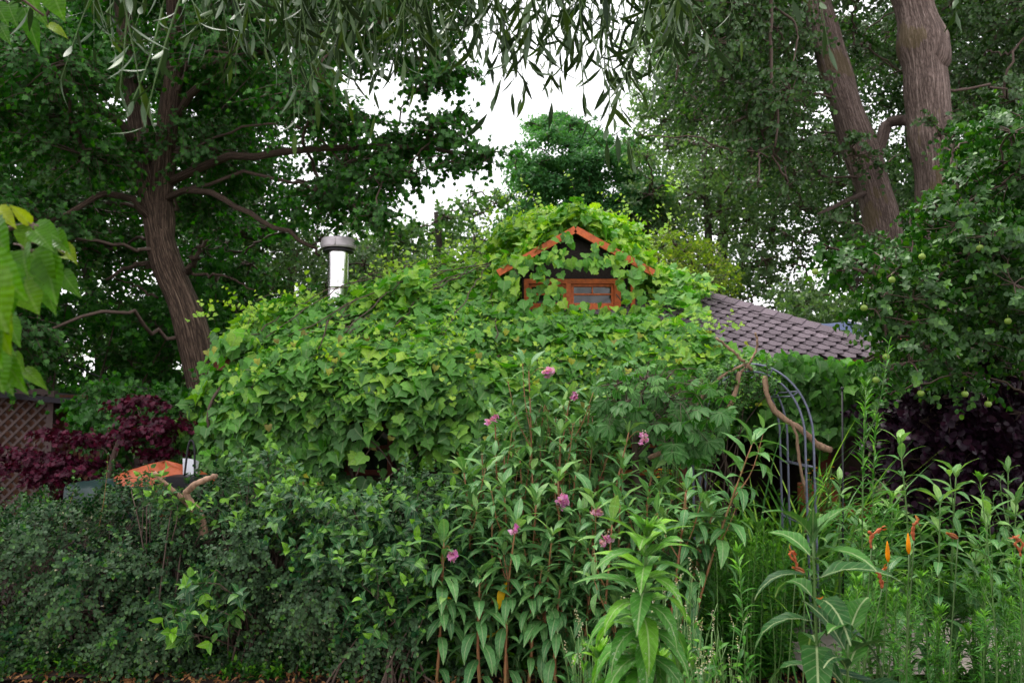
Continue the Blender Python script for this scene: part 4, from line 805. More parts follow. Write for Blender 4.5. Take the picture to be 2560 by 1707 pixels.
# ------------------------------------------------------------------ stalked plants
def stalk(name, label, cat, base, top, k, q, L, W, tpl, mat, smat, r=.009, elev=1.0, droop=1., upb=.25, t0=.25, grow=.45, dphi=.9, fold=.12, young=.5, group=None, bend=.06, wave=.0, jit=.2, tip=0, tipL=.08, flower=None, side=0, pet=0., yel=0, tint0=.0):
    base = np.asarray(base, float); top = np.asarray(top, float); T = thing(name, label, cat, base, group); lm = MB(); sm = MB()
    D = top - base; ln = np.linalg.norm(D); D = D / ln; perp = nrm(np.cross(D, rnd(1)[0])) * bend * ln
    pth = spl([base - UP * .03, base + D * ln * .35 + perp, base + D * ln * .7 + perp * .7, top], 20)
    tubes(sm, pth[None], np.linspace(r, r * .35, 20)[None] * (1 + .12 * (np.arange(20) % 3 == 0)), 8, .5)
    def put(pth, k, q, L, W, t0):
        n = len(pth); tt = t0 + (1 - t0) * np.linspace(0, 1, k) ** .85; fi = np.clip(tt * (n - 1), 0, n - 1.001); ii = fi.astype(int); X = pth[ii] + (pth[ii + 1] - pth[ii]) * (fi - ii)[:, None]; tg = nrm(np.gradient(pth, axis=0))[ii]
        a = nrm(np.cross(tg, np.array([.3, 1, .1]))); b = np.cross(tg, a); ph = (np.arange(k) * dphi)[:, None] + np.arange(q)[None] * 2 * math.pi / q + R.normal(0, jit, (k, q)) + R.uniform(0, 6)
        rad = np.cos(ph)[..., None] * a[:, None] + np.sin(ph)[..., None] * b[:, None]; el = (elev * (1 - .6 * tt ** 4))[:, None] + R.normal(0, jit * .7, (k, q))
        d = tg[:, None] * np.cos(el)[..., None] + rad * np.sin(el)[..., None]; nn = tg[:, None] * np.sin(el)[..., None] - rad * np.cos(el)[..., None] + UP * upb
        s = (1 - grow * tt ** 2)[:, None] * R.uniform(.8, 1.12, (k, q)) * np.clip(.6 + tt * 2, .6, 1)[:, None]; tn = np.clip(tint0 + R.random((k, q)) * .6 + young * (tt ** 4)[:, None], 0, 1)
        dr = droop * (1.15 - .6 * tt ** 3)[:, None] * R.uniform(.7, 1.4, (k, q)); X0 = np.broadcast_to(X[:, None], d.shape)
        if pet:
            e = X0 + d * pet; tubes(sm, np.stack([X0, (X0 + e) / 2 + UP * .004, e], 2).reshape(-1, 3, 3), np.array([[.0022, .0018, .0014]]), 4, .5); X0 = e
        leaves(lm, tpl, X0.reshape(-1, 3), d.reshape(-1, 3), nn.reshape(-1, 3), (L * s).ravel(), (W * s).ravel(), dr.ravel(), fold, tn.ravel(), wave, .3)
        return X
    put(pth, k, q, L, W, t0)
    for _ in range(side):
        j = R.integers(7, 16); s = pth[j]; d = nrm(rnd(1)[0] * np.array([1, 1, 0]) + UP * 1.2); l = ln * R.uniform(.12, .25); p2 = spl([s, s + d * l * .6 + rnd(1)[0] * .01, s + d * l + UP * l * .3], 8)
        tubes(sm, p2[None], np.linspace(r * .45, r * .2, 8)[None], 6, .5); put(p2, max(3, k // 3), q, L * .7, W * .7, .3)
    if tip:
        d = nrm(UP * 1.0 + rnd(tip) * .75 + D * .6); leaves(lm, tpl, np.tile(top - D * .01, (tip, 1)), d, rnd(tip) * .4 - d * .2 + nrm(d * np.array([-1, -1, .4])), tipL * R.uniform(.6, 1.1, tip), tipL * R.uniform(.2, .28, tip), .5, .2, np.clip(R.random(tip) * .4 + .6, 0, 1))
    if flower:
        for (fp, n) in flower:
            fm = MB(); c = np.asarray(fp); tubes(sm, spl([top - D * .05, (top + c) / 2 + UP * .02, c + UP * .02], 6)[None], np.full((1, 6), .0022), 4)
            for _ in range(n):
                p = c + rnd(1)[0] * np.array([.032, .032, .042]) * R.uniform(.3, 1); m = 5
                leaves(fm, T_ROUND, np.tile(p, (m, 1)), rnd(m) + np.array([0, 0, -.5]), rnd(m), .030, .025, 1.2, .3); tubes(sm, np.stack([c + UP * .02, p])[None], np.full((1, 2), .001), 3)
            fm.build('flower', M['pink'], T)
            fb = MB(); P = c + rnd(5) * .03 + UP * .02; leaves(fb, T_ROUND, P, rnd(5), rnd(5), .014, .011, 1.5, .3); fb.build('bud', M['cream'], T)
    if yel:
        ym = MB(); ii = R.integers(4, 13, yel); d = nrm(rnd(yel) * np.array([1, 1, .2]) - UP * .9); leaves(ym, tpl, pth[ii] + d * .03, d, rnd(yel), L * .7, W * .8, .8, .3); ym.build('yellowed_leaf', M['yleaf'], T)
    sm.build('stem', M[smat], T); lm.build('foliage', M[mat], T); return T

BG = 'pink balsams in the middle of the bed'
def balsam(label, tx, ty, Y, bx, k=13, q=3, L=.24, flower=None, side=3, r=.011, yel=0, by=None, **kw):
    return stalk('balsam_plant', label, 'flower plant', g0(bx, Y + (by or 0)), at(tx, ty, Y), k, q, L, L * .27, T_LANCE, 'balsam', 'rstem', r, 1.38, 1.5, .45, .12, .15, .9, .1, .28, BG, .035, .06, .22, 6, .09, [(at(a, b, Y - .06), n) for a, b, n in (flower or [])], side, .018, yel, **kw)
balsam('tallest pink balsam, its spike reaching above the others against the vine', 1322, 925, 5.5, 1290, 13, flower=[(1373, 930, 12)])
balsam('tall pink balsam with pale blossoms at its tip beside the young chestnut', 1424, 1000, 5.5, 1370, 12, flower=[(1436, 988, 5)])
balsam('tall balsam with cream buds leaning right, next to the pale-flowered one', 1475, 1010, 5.55, 1400, 12)
balsam('balsam with a red stem just right of the tallest one', 1362, 1010, 5.7, 1330, 11)
balsam('small-flowered balsam standing apart at the left of the clump top', 1238, 1050, 5.5, 1262, 9, L=.15, flower=[(1236, 1044, 4), (1219, 1058, 2)])
balsam('balsam with bright young leaves left of the clump middle', 1262, 1095, 5.4, 1260, 10)
balsam('balsam with a pink flower beside the young chestnut trunk', 1572, 1080, 5.2, 1490, 11, flower=[(1610, 1092, 7)], L=.18)
balsam('balsam holding the large dense pink flower in the middle of the clump', 1395, 1200, 5.0, 1370, 9, flower=[(1408, 1252, 26)], yel=2)
balsam('balsam with a loose pale pink flower right of the dense one', 1480, 1250, 4.9, 1450, 9, flower=[(1492, 1283, 9)])
balsam('balsam with two stacked pink blooms near the bright foreground weed', 1530, 1310, 4.7, 1490, 7, flower=[(1517, 1350, 6)])
balsam('drooping balsam with pink flowers at the left foot of the clump', 1110, 1355, 4.85, 1090, 12, 3, .26, flower=[(1128, 1388, 8)], r=.010, yel=1)
balsam('drooping balsam with one pink bud in front of the red stems', 1290, 1310, 4.8, 1270, 11, 3, .24, flower=[(1288, 1326, 3)], yel=2)
balsam('low drooping balsam without flowers, beside the one at the left foot', 1200, 1440, 4.8, 1200, 10, 3, .25)
balsam('lowest dark balsam seedling at the foot of the clump', 1268, 1560, 4.75, 1265, 4, 3, .12, side=0)
balsam('balsam bending over the dogwood at the upper left of the clump', 1160, 1180, 5.2, 1180, 13, 3, .23)
balsam('tall balsam behind the upper left of the clump', 1205, 1130, 5.5, 1215, 10)
balsam('broad balsam right of the clump before the dark porch', 1880, 1110, 4.6, 1700, 12, 3, .27, r=.010)
balsam('balsam low in front of the brown wicker heap', 1715, 1225, 4.7, 1640, 11, 3, .24)
balsam('balsam right of the young chestnut stem, grey-green leaves', 1650, 1225, 5.2, 1600, 12, 3, .23)
for tx, ty, Y, bx in ((1300, 1150, 5.3, 1290), (1350, 1120, 5.6, 1340), (1440, 1090, 5.6, 1410), (1520, 1060, 5.7, 1450), (1400, 1090, 5.3, 1380), (1260, 1220, 5.0, 1260), (1340, 1260, 5.0, 1330), (1440, 1180, 5.2, 1420), (1560, 1180, 5.2, 1510), (1480, 1120, 5.4, 1450), (1620, 1240, 5.0, 1560), (1550, 1260, 5.0, 1500), (1380, 1340, 4.8, 1370), (1440, 1350, 4.85, 1420), (1180, 1260, 5.1, 1190), (1630, 1180, 5.5, 1580), (1320, 1420, 4.8, 1320), (1480, 1440, 4.75, 1460), (1780, 1290, 4.7, 1680), (1240, 1170, 5.6, 1240), (1400, 1470, 4.75, 1390), (1540, 1500, 4.7, 1520), (1290, 1040, 5.7, 1290), (1390, 1040, 5.8, 1380), (1450, 1040, 5.8, 1440), (1510, 1110, 5.6, 1480), (1330, 1180, 5.2, 1330), (1180, 1200, 5.4, 1200), (1230, 1300, 5.0, 1230), (1460, 1290, 5.0, 1450), (1660, 1300, 4.9, 1620), (1700, 1370, 4.8, 1660)):
    balsam('flowerless leafy balsam inside the dense middle clump', tx, ty, Y, bx, R.integers(11, 15), 3, R.uniform(.19, .24), side=3, yel=int(R.random() < .35))

# --- near weeds
def weed(label, tx, ty, Y, bx, k, L, W, **kw):
    return stalk('leafy_weed', label, 'plant', at(bx, 1020 + 1.65 * F / Y, Y), at(tx, ty, Y), k, kw.pop('q', 3), L, W, T_BROAD, kw.pop('mat', 'weed'), 'gstem', kw.pop('r', .011), kw.pop('elev', 1.38), kw.pop('droop', 1.35), .5, kw.pop('t0', .2), kw.pop('grow', .5), kw.pop('dphi', .75), .10, .55, None, kw.pop('bend', .03), .05, .14, kw.pop('tip', 22), kw.pop('tipL', .10), **kw)
weed('tall bright weed with broad toothed leaves at the front, right of centre', 1618, 1335, 2.3, 1520, 20, .31, .088, grow=.5, t0=.32, tipL=.075, tip=34, droop=1.9, q=4, elev=1.55)
weed('bright green weed tip at the bottom edge, left of the tall one', 1498, 1650, 2.5, 1490, 6, .15, .04, tip=16)
weed('bright green weed tip at the bottom edge, directly under the tall one', 1640, 1668, 2.4, 1630, 6, .15, .04, tip=16)
weed('bright green weed tip at the bottom edge, right of the tall one', 1700, 1680, 2.4, 1710, 6, .16, .042, tip=16)
stalk('leafy_weed', 'dark bluish weed with a pale-ribbed leaf, lower right front', 'plant', at(2075, 1020 + 1.65 * F / 2.3, 2.3), at(2032, 1350, 2.3), 12, 2, .30, .09, T_BROAD, 'darkleaf', 'gstem', .008, 1.65, 1.9, .5, .3, .3, 1.75, .14, 1.0, None, .02, .06, .18, 3, .13, pet=.02)
stalk('leafy_weed', 'second dark weed, lower, at the bottom edge beside the first', 'plant', at(2110, 1020 + 1.65 * F / 2.2, 2.2), at(2120, 1600, 2.2), 9, 2, .27, .09, T_BROAD, 'darkleaf', 'gstem', .008, 1.4, 1.5, .5, .5, .4, 1.6, .14, .8, None, .02, .06, .18, 3, .07, pet=.02)

# --- goldenrods
GG = 'goldenrods on the right of the bed'
def goldenrod(label, tx, ty, Y, bx, k=26, L=.11, W=.016, q=3, side=0, **kw):
    return stalk('goldenrod', label, 'plant', g0(bx, Y), at(tx, ty, Y), k, q, L, W, T_LANCE, 'golden', 'gstem', kw.pop('r', .005), .95, .9, .3, .15, .45, 2.4, .1, .6, GG, .03, 0., .3, 14, .06, None, side, **kw)
goldenrod('tallest goldenrod, a bright narrow spire right of the garden arch', 2165, 965, 4.3, 2195, 44, .15, .02, side=4, r=.007)
goldenrod('goldenrod side spire close against the tallest one', 2190, 1050, 4.35, 2215, 36, .13, .018)
goldenrod('slim goldenrod between the bright front weed and the dark weed', 1845, 1385, 3.6, 1845, 34, .12, .018, 3)
goldenrod('thin wiry goldenrod right of the dead orange lilies', 2450, 1200, 3.6, 2475, 26, .09, .008, 2, side=3)
for i in range(46):
    x = R.uniform(1770, 1960); y = R.uniform(1290, 1400) + abs(x - 1860) * .3; goldenrod('low bushy goldenrod in the feathery patch under the garden arch', x, y, R.uniform(4.6, 5.6), x + R.normal(0, 20), 30, .085, .014, 3)
for i in range(44):
    x = R.uniform(2130, 2640); y = R.uniform(1400, 1590); goldenrod('wiry low goldenrod over the pale path, lower right', x, y, R.uniform(3.5, 4.7), x + R.normal(0, 40), 40, .085, .009, 3, side=3)

# --- leafy plants filling the right of the bed
for i, (tx, ty, Y, L) in enumerate([(2250, 1110, 4.6, .22), (2390, 1190, 4.5, .2), (2350, 1260, 4.4, .2), (2470, 1290, 4.3, .2), (2230, 1250, 4.8, .18), (2300, 1330, 4.6, .18), (2540, 1260, 4.6, .18), (2100, 1210, 5.2, .17), (2040, 1300, 5.2, .15), (2440, 1380, 4.5, .18), (2180, 1360, 4.8, .16), (2560, 1380, 4.3, .16), (2520, 1180, 5.0, .15), (2140, 1300, 5.2, .16)]):
    labs = ['tall broad-leaved plant in front of the dark purple bush', 'broad-leaved plant at the foot of the thick knotted poplar']
    stalk('balsam_plant', labs[i] if i < 2 else 'leafy balsam among the goldenrods, right of the arch', 'flower plant', g0(tx + 10, Y), at(tx, ty, Y), 11, 3, L, L * .29, T_LANCE, 'balsam', 'gstem', .009, 1.3, 1.4, .45, .1, .3, .9, .1, .5, 'balsams on the right of the bed', .03, .05, .22, 5, .08, None, 1, .015)
# ------------------------------------------------------------------ apple tree, right
AP = [(2750, 130), (2560, 250), (2440, 290), (2330, 330), (2400, 420), (2290, 500), (2275, 560), (2190, 600), (2110, 620), (2035, 590), (2050, 640), (2000, 680), (2110, 745), (2130, 800), (2200, 860), (2180, 930), (2160, 1000), (2230, 1060), (2300, 1020), (2420, 980), (2520, 930), (2800, 950)]
T = root('apple_tree', 'apple tree with small green apples filling the right edge', 'tree', g0(2640, 5.8)); bm = MB(); lm = MB(); bb = MB()
pa_ = trunk(bm, [g0(2640, 5.8) - UP * .1, at(2620, 1150, 5.8), at(2580, 900, 5.8), at(2590, 650, 5.8), at(2620, 350, 5.8), at(2640, 150, 5.8)], .09, .035, 30, 12)
for pts, r in (([at(2590, 850, 5.8), at(2480, 800, 5.6), at(2330, 790, 5.5), at(2230, 860, 5.4), at(2160, 900, 5.3)], .022), ([at(2585, 760, 5.8), at(2450, 640, 5.6), at(2390, 540, 5.5), at(2420, 440, 5.5)], .02), ([at(2590, 700, 5.8), at(2400, 740, 5.5), at(2250, 720, 5.3), at(2120, 640, 5.2), at(2060, 610, 5.1)], .02)):
    q = spl(pts, 14); q[1:-1] += R.normal(0, .01, (12, 3)); tubes(bm, q[None], np.linspace(r, r * .3, 14)[None], 7); pa_ = np.vstack([pa_, q])
bm.build('trunk', M['bark'], T); c1 = region(AP, 4.9, 6.6, 175, .30, .6)
crown(lm, None, c1, 52, T_ROUND, .050, .036, .26, 8, 2, pa_[8:], .75, .8, .6, .15, 1.0, .010, .003, .3, bm=bb)
bb.build('branches', M['twig'], T); lm.build('foliage', M['apple'], T)
for x, y in ((2305, 642), (2038, 680), (2520, 803), (2412, 985), (2302, 983), (2215, 892), (2190, 950), (2450, 620), (2470, 1010), (2160, 770), (2230, 700)):
    mb = MB(); c = at(x, y, 4.9); r = .021; lathe(mb, c, [(r * .1, c[2] - r * .85), (r * .6, c[2] - r * .8), (r * .95, c[2] - r * .3), (r, c[2] + r * .1), (r * .85, c[2] + r * .6), (r * .45, c[2] + r * .85), (r * .08, c[2] + r * .7)], 12, R.uniform(.3, .8)); tubes(mb, [[c + UP * r * .6, c + UP * r * 2]], np.array([[.0015, .0015]]), 4); mb.build('apple', M['fruit'], T)

shrub('smoke_bush', 'dark purple smoke bush at the foot of the thick poplar', 'bush', [(2150, 990), (2240, 950), (2330, 930), (2440, 880), (2560, 870), (2750, 880), (2750, 1300), (2420, 1320), (2300, 1260), (2160, 1180)], 6.3, 7.3, 72, .34, 'smoke', T_ROUND, .075, .06, 50, ln=.3, stems=8)

T = thing('purple_maple', 'low purple-red maple with flat feathery layers behind the left hedge', 'tree', g0(230, 7.2)); bm = MB(); lm = MB()
pm = trunk(bm, [g0(230, 7.2) - UP * .1, at(240, 1400, 7.2), at(260, 1250, 7.2), at(290, 1120, 7.2), at(340, 1040, 7.2)], .04, .015, 20, 8)
LY = [(330, 1000, .16), (370, 1002, .18), (300, 1022, .14), (400, 1015, .1), (350, 1052, .17), (390, 1062, .2), (430, 1075, .16), (330, 1080, .18), (465, 1062, .1), (410, 1100, .18), (120, 1082, .14), (165, 1088, .18), (215, 1098, .18), (265, 1100, .18), (310, 1105, .14), (60, 1130, .15), (110, 1140, .2), (160, 1150, .2), (20, 1145, .16), (-40, 1160, .2), (60, 1165, .2), (120, 1180, .2), (190, 1170, .2), (240, 1160, .18), (90, 1200, .14), (180, 1205, .2), (230, 1210, .16), (-60, 1110, .2), (300, 1190, .16), (350, 1205, .16), (280, 1225, .16), (200, 1240, .18), (160, 1260, .16), (300, 1250, .14), (240, 1270, .2), (430, 1130, .16), (380, 1135, .14)]
crown(lm, None, [(at(x, y, R.uniform(7.05, 7.5)), r) for x, y, r in LY], 115, T_MAPLE, .055, .062, .18, 5, 2, pm[8:], .10, 1.6, .6, .15, 1.2, .008, bm=bm)
bm.build('trunk', M['twig'], T); lm.build('foliage', M['purple'], T)

# ------------------------------------------------------------------ young chestnut
T = thing('chestnut_sapling', 'young chestnut with broad fingered leaves left of the garden arch', 'tree', g0(1592, 5.7)); bm = MB(); lm = MB()
ts = trunk(bm, [g0(1592, 5.7) - UP * .05, at(1592, 1250, 5.7), at(1588, 1110, 5.7), at(1600, 1020, 5.7), at(1615, 940, 5.7)], .034, .01, 20, 8)
px = R.uniform(1490, 1850, 900); py = R.uniform(885, 1160, 900); kk = inpoly(px, py, [(1500, 930), (1560, 905), (1680, 890), (1760, 930), (1830, 1000), (1800, 1110), (1740, 1150), (1680, 1130), (1610, 1060), (1500, 1090), (1480, 1010)]); px, py = px[kk][:250], py[kk][:250]
for x, y in zip(px, py):
    c = at(x, y, R.uniform(5.15, 6.1)); N = nrm(UP * .6 + np.array([0, -.6, 0]) * np.clip((y - 940) / 120, .1, 1) + R.normal(0, .38, 3)); e = nrm(np.cross(N, np.array([1., 0, 0]))); f = np.cross(N, e)
    dn = -e if (-e)[2] < 0 else e; m = 6; a = np.linspace(-1.5, 1.5, m) + R.normal(0, .08, m); L = (.075 if y < 985 else .115) * (1 - .22 * np.abs(np.linspace(-1, 1, m))) * R.uniform(.85, 1.1)
    D = dn * np.cos(a)[:, None] + f * np.sin(a)[:, None]; leaves(lm, T_CHEST, np.tile(c, (m, 1)), D, N, L, L * .42, .9, .25, np.clip(R.random() * .6 + (.25 if y < 985 else 0) + R.normal(0, .05, m), 0, 1))
    s = ts[min(19, int(R.uniform(9, 20)))]; s = s * .45 + c * .55 + R.normal(0, .05, 3); tubes(bm, spl([s, (s + c) / 2 + UP * .03, c], 5)[None], np.full((1, 5), .002), 4)
for i in range(26):
    j = R.integers(0, len(px)); c = at(px[j], py[j], 5.7); s = ts[R.integers(8, 20)]; tubes(bm, spl([s, (s + c) / 2 + R.normal(0, .05, 3), c], 8)[None], np.linspace(.009, .004, 8)[None], 5)
bm.build('trunk', M['twig'], T); lm.build('foliage', M['chest'], T)

# ------------------------------------------------------------------ garden arch
T = thing('garden_arch', 'grey metal garden arch of double tubes with rungs', 'arch', g0(1880, 6.1))
def foot(px, Y): p = at(px, 1300, Y); return np.array([p[0], Y])
hoops = []
for lf, rt, zt_ in ((foot(1735, 6.0), foot(2040, 5.6), 1.97), (foot(1750, 6.6), foot(1974, 6.2), 1.97)):
    c = (lf + rt) / 2; hw_ = (rt - lf) / 2
    for o in (0, .055):
        s = 1 - o / np.linalg.norm(hw_); zs = 1.45; pts = []
        for z in np.linspace(0, zs, 8): pts.append((*(c - hw_ * s), z))
        for a in np.linspace(math.pi, 0, 25)[1:-1]: pts.append((*(c + hw_ * s * math.cos(a)), zs + (zt_ - zs - o) * math.sin(a)))
        for z in np.linspace(zs, 0, 8): pts.append((*(c + hw_ * s), z))
        mb = MB(); tubes(mb, np.array(pts)[None], np.full((1, len(pts)), .0085), 10); mb.build('hoop', M['arch'], T); hoops.append(np.array(pts))
for i, z in ((2, 0), (4, 0), (6, 0), (12, 0), (16, 0), (19, 0), (22, 0), (26, 0), (32, 0), (34, 0), (36, 0)):
    for a, b in ((0, 2), (1, 3)):
        mb = MB(); tubes(mb, np.stack([hoops[a][i], hoops[b][i]])[None], np.full((1, 2), .006), 8); mb.build('rung', M['arch'], T)
    for a, b in ((0, 1), (2, 3)):
        mb = MB(); tubes(mb, np.stack([hoops[a][i], hoops[b][i]])[None], np.full((1, 2), .005), 8); mb.build('spacer', M['arch'], T)
for pts, r, lab in (([(1912, 940), (1918, 985), (1935, 1025), (1985, 1062), (2025, 1092), (2045, 1112), (2078, 1124)], .024, 'thick bare branch leaning through the right side of the arch'),
                    ([(1975, 1050), (1990, 1090), (1996, 1140), (2010, 1210), (2020, 1290), (2010, 1330)], .0125, 'thin bare stick hanging down inside the right side of the arch'),
                    ([(1790, 845), (1825, 872), (1850, 895), (1880, 925)], .012, 'short bare stick poking up left over the top of the arch'),
                    ([(1888, 832), (1895, 860), (1882, 895), (1850, 935)], .009, 'thin curved stick poking up over the middle of the arch'),
                    ([(1850, 930), (1838, 980), (1815, 1030), (1775, 1065), (1742, 1092)], .02, 'bare branch slanting down the left side of the arch'),
                    ([(1745, 1060), (1715, 1090), (1690, 1110), (1660, 1125), (1622, 1146)], .017, 'sawn bare branch end pointing left below the chestnut leaves'),
                    ([(1870, 905), (1800, 945), (1760, 985), (1740, 1030)], .011, 'purplish stick following the left curve of the arch')):
    mb = MB(); q = spl([at(x, y, 5.62 + .02 * i) for i, (x, y) in enumerate(pts)], 22); q[1:-1] += R.normal(0, .003, (20, 3)); tubes(mb, q[None], r * np.linspace(.75, 1, 22)[None] * (1 + .1 * np.sin(np.arange(22) * 1.1)), 10, R.uniform(.4, .7), .09)
    T2 = mb.build('dead_branch', M['wood']); tag(T2, lab, 'branch', 'bare branches hung on the arch')
dogwood('small-leaved yellowish climber over the top and left side of the arch', [(1720, 960), (1780, 915), (1860, 885), (1930, 905), (1960, 960), (1900, 985), (1850, 1000), (1830, 1060), (1790, 1140), (1750, 1180), (1720, 1100)], 5.6, 6.3, 260, .036, 'climber', 'golden', ln=.18, young=.6, base=(1.45, 6.0), k=6, tpl=T_ROUND, wr=.8, ns=10)
T = thing('garden_stake', 'thin black rod standing upright right of the arch', 'rod', g0(2108, 5.6)); mb = MB(); a = g0(2108, 5.6); b = at(2106, 975, 5.6); tubes(mb, np.stack([a, b])[None], np.full((1, 2), .007), 8); mb.build('rod', M['black'], T)
mb = MB(); lathe(mb, b, [(.004, b[2]), (.013, b[2] + .004), (.013, b[2] + .016), (.002, b[2] + .024)], 10); mb.build('knob', M['black'], T)

def grass(label, x0, Y0, n, L, lean=0., group=None):
    g = g0(x0, Y0); T = thing('grass_clump', label, 'grass clump', g, group); lm = MB(); P = g + np.stack([R.normal(0, .11, n), R.normal(0, .09, n), np.zeros(n)], 1)
    a = R.uniform(0, 6.28, n); sp = R.uniform(.1, .6, n); D = nrm(np.stack([np.cos(a) * sp + lean, np.sin(a) * sp, np.ones(n)], 1)); N = np.stack([-np.cos(a), -np.sin(a), np.full(n, .4)], 1)
    l = L * R.uniform(.5, 1.1, n); leaves(lm, T_GRASS, P, D, N, l, .014 + .010 * R.random(n), R.uniform(.5, 2.4, n), .1, R.random(n)); lm.build('blades', M['grassl'], T); return T
grass('tall arching grass inside the arch, left of its right legs', 1930, 6.0, 130, 1.75, -.15)
grass('tall grass clump between the arch and the black rod', 2068, 5.9, 110, 1.55, .02)
grass('low arching grass spilling toward the wicker heap', 1885, 5.5, 60, 1.1, -.28)
grass('broad-bladed grass behind the right legs of the arch', 2000, 6.6, 80, 1.7)

# ------------------------------------------------------------------ garden things
T = thing('wicker_heap', 'rounded brown wicker cover lying low beyond the arch', 'cover', g0(1830, 7.0)); mb = MB(); n = 24
th = np.linspace(0, 2 * math.pi, 33)[:-1]; rings = []
for k in range(10):
    f = k / 9; rr = math.cos(f * 1.5) ** .6; rings.append([(g0(1830, 7.0)[0] + (.75 * rr) * math.cos(a), 7.0 + .4 * rr * math.sin(a), .03 + .42 * math.sin(f * 1.5) * (1 - .35 * math.cos(a) * .8) + .02 * math.sin(5 * a + k)) for a in th])
V_ = np.array(rings).reshape(-1, 3); i = np.arange(320).reshape(10, 32); mb.add(V_, [np.stack([i[:-1], np.roll(i[:-1], -1, 1), np.roll(i[1:], -1, 1), i[1:]], -1).reshape(-1, 4), i[-1:]]); mb.build('cover', M['wicker'], T)
tubes_mb = MB(); tubes(tubes_mb, np.array([[(g0(1830, 7.0)[0] + .76 * math.cos(a), 7.0 + .41 * math.sin(a), .05) for a in np.linspace(0, 6.28, 40)]]), np.full((1, 40), .025), 8); tubes_mb.build('rim', M['wicker'], T)
def pot(label, px, Y, z, r, h, flowers=0, name='flower_pot'):
    g = g0(px, Y); g[2] = z; T = thing(name, label, 'pot', g, None); mb = MB(); lathe(mb, g, [(r * .7, z), (r * .95, z + h * .82), (r * 1.08, z + h * .83), (r * 1.08, z + h), (r * .95, z + h), (r * .9, z + h * .85)], 24); mb.build('pot', M['terra'], T)
    mb = MB(); lathe(mb, g, [(r * .9, z + h * .84), (r * .88, z + h * .86), (.001, z + h * .9)], 20); mb.build('soil', M['soil'], T); return g + UP * h
pot('terracotta pot glimpsed between the arch legs', 2052, 7.2, .03, .16, .95)
pot('terracotta pot half hidden behind the goldenrod spire', 2125, 7.3, .03, .20, .75)
def marigold(label, x0, x1, y0, y1, Y, n):
    g = g0((x0 + x1) / 2, Y); T = thing('marigold', label, 'flower plant', g); lm = MB(); sm = MB(); fm = MB()
    px = R.uniform(x0, x1, n); py = R.uniform(y0, y1, n); P = np.array([at(a, b, Y + R.uniform(-.15, .15)) for a, b in zip(px, py)])
    s = np.stack([g[0] + R.normal(0, .07, n), g[1] + R.normal(0, .07, n), np.full(n, .0)], 1); t = np.linspace(0, 1, 6)[None, :, None]; tubes(sm, s[:, None] * (1 - t) + P[:, None] * t, np.full((1, 6), .003), 4)
    for p, b in zip(P, s): m = 26; f = R.uniform(.5, .98, m)[:, None]; leaves(lm, T_LANCE, b + (p - b) * f + R.normal(0, .04, (m, 3)), rnd(m) + UP * .3, rnd(m) + UP, .05, .012, .5)
    for p in P[:max(6, n // 2)]:
        m = 12; a = np.linspace(0, 6.28, m); leaves(fm, T_ROUND, np.tile(p, (m, 1)), np.stack([np.cos(a), np.sin(a), np.full(m, .35)], 1), UP - np.array([0, .8, 0]), .019, .014, .4)
    sm.build('stems', M['gstem'], T); lm.build('foliage', M['golden'], T); fm.build('flowers', M['yflower'], T)
marigold('clump of yellow-orange marigolds under the chestnut leaves', 1640, 1730, 1138, 1205, 6.6, 30)
marigold('few yellow marigolds right of the arch legs', 2010, 2085, 1150, 1200, 6.9, 16)

# --- left: lattice shed, tarps, bench
T = thing('lattice_shed', 'brown shed with diagonal lattice front at the left edge', 'shed', (-5.6, 9.2, 0))
Y = 8.8; xl_, xr_ = -6.9, at(132, 1000, Y)[0]; mb = MB(); box(mb, ((xl_ + xr_) / 2, Y + .06, .92), (xr_ - xl_, .04, 1.84)); box(mb, (xr_ + .32, Y + .35, .9), (.62, .06, 1.8)); box(mb, (xr_, Y + .7, .9), (.06, 1.3, 1.8)); mb.build('wall', M['shed'], T, False)
mb = MB(); 
for sg in (-1, 1):
    for c in np.arange(xl_ - 2, xr_ + 2, .125):
        a = np.array([c - sg * .92, Y - .01 * (sg + 2), 0.]); b = np.array([c + sg * .92, Y - .01 * (sg + 2), 1.84]); 
        # clip to panel
        t0, t1 = 0., 1.; dx = b[0] - a[0]
        for lim, s_ in ((xl_, 1), (xr_, -1)):
            tt = (lim - a[0]) / dx
            if s_ * dx > 0: t0 = max(t0, tt)
            else: t1 = min(t1, tt)
        if t1 - t0 > .03: beam(mb, a + (b - a) * t0, a + (b - a) * t1, .008, .028, R.uniform(.3, .8), np.array([0, 0, 1.]))
mb.build('lattice', M['lattice'], T, False)
mb = MB(); box(mb, (xr_, Y - .01, .92), (.07, .07, 1.84)); box(mb, ((xl_ + xr_) / 2, Y - .015, 1.83), (xr_ - xl_, .05, .06)); mb.build('frame', M['lattice'], T, False)
mb = MB(); box(mb, ((xl_ + xr_) / 2 + .1, Y + .6, 1.83), (xr_ - xl_ + .7, 1.7, .05), .5, 0, -.10); mb.build('roof', M['roofdark'], T, False)
mb = MB()
for k in range(6): box(mb, (xr_ + .05 + k * .065, Y + .30, .9), (.05, .03, 1.8), R.uniform(.2, .7))
mb.build('board_wall', M['shed'], T, False)

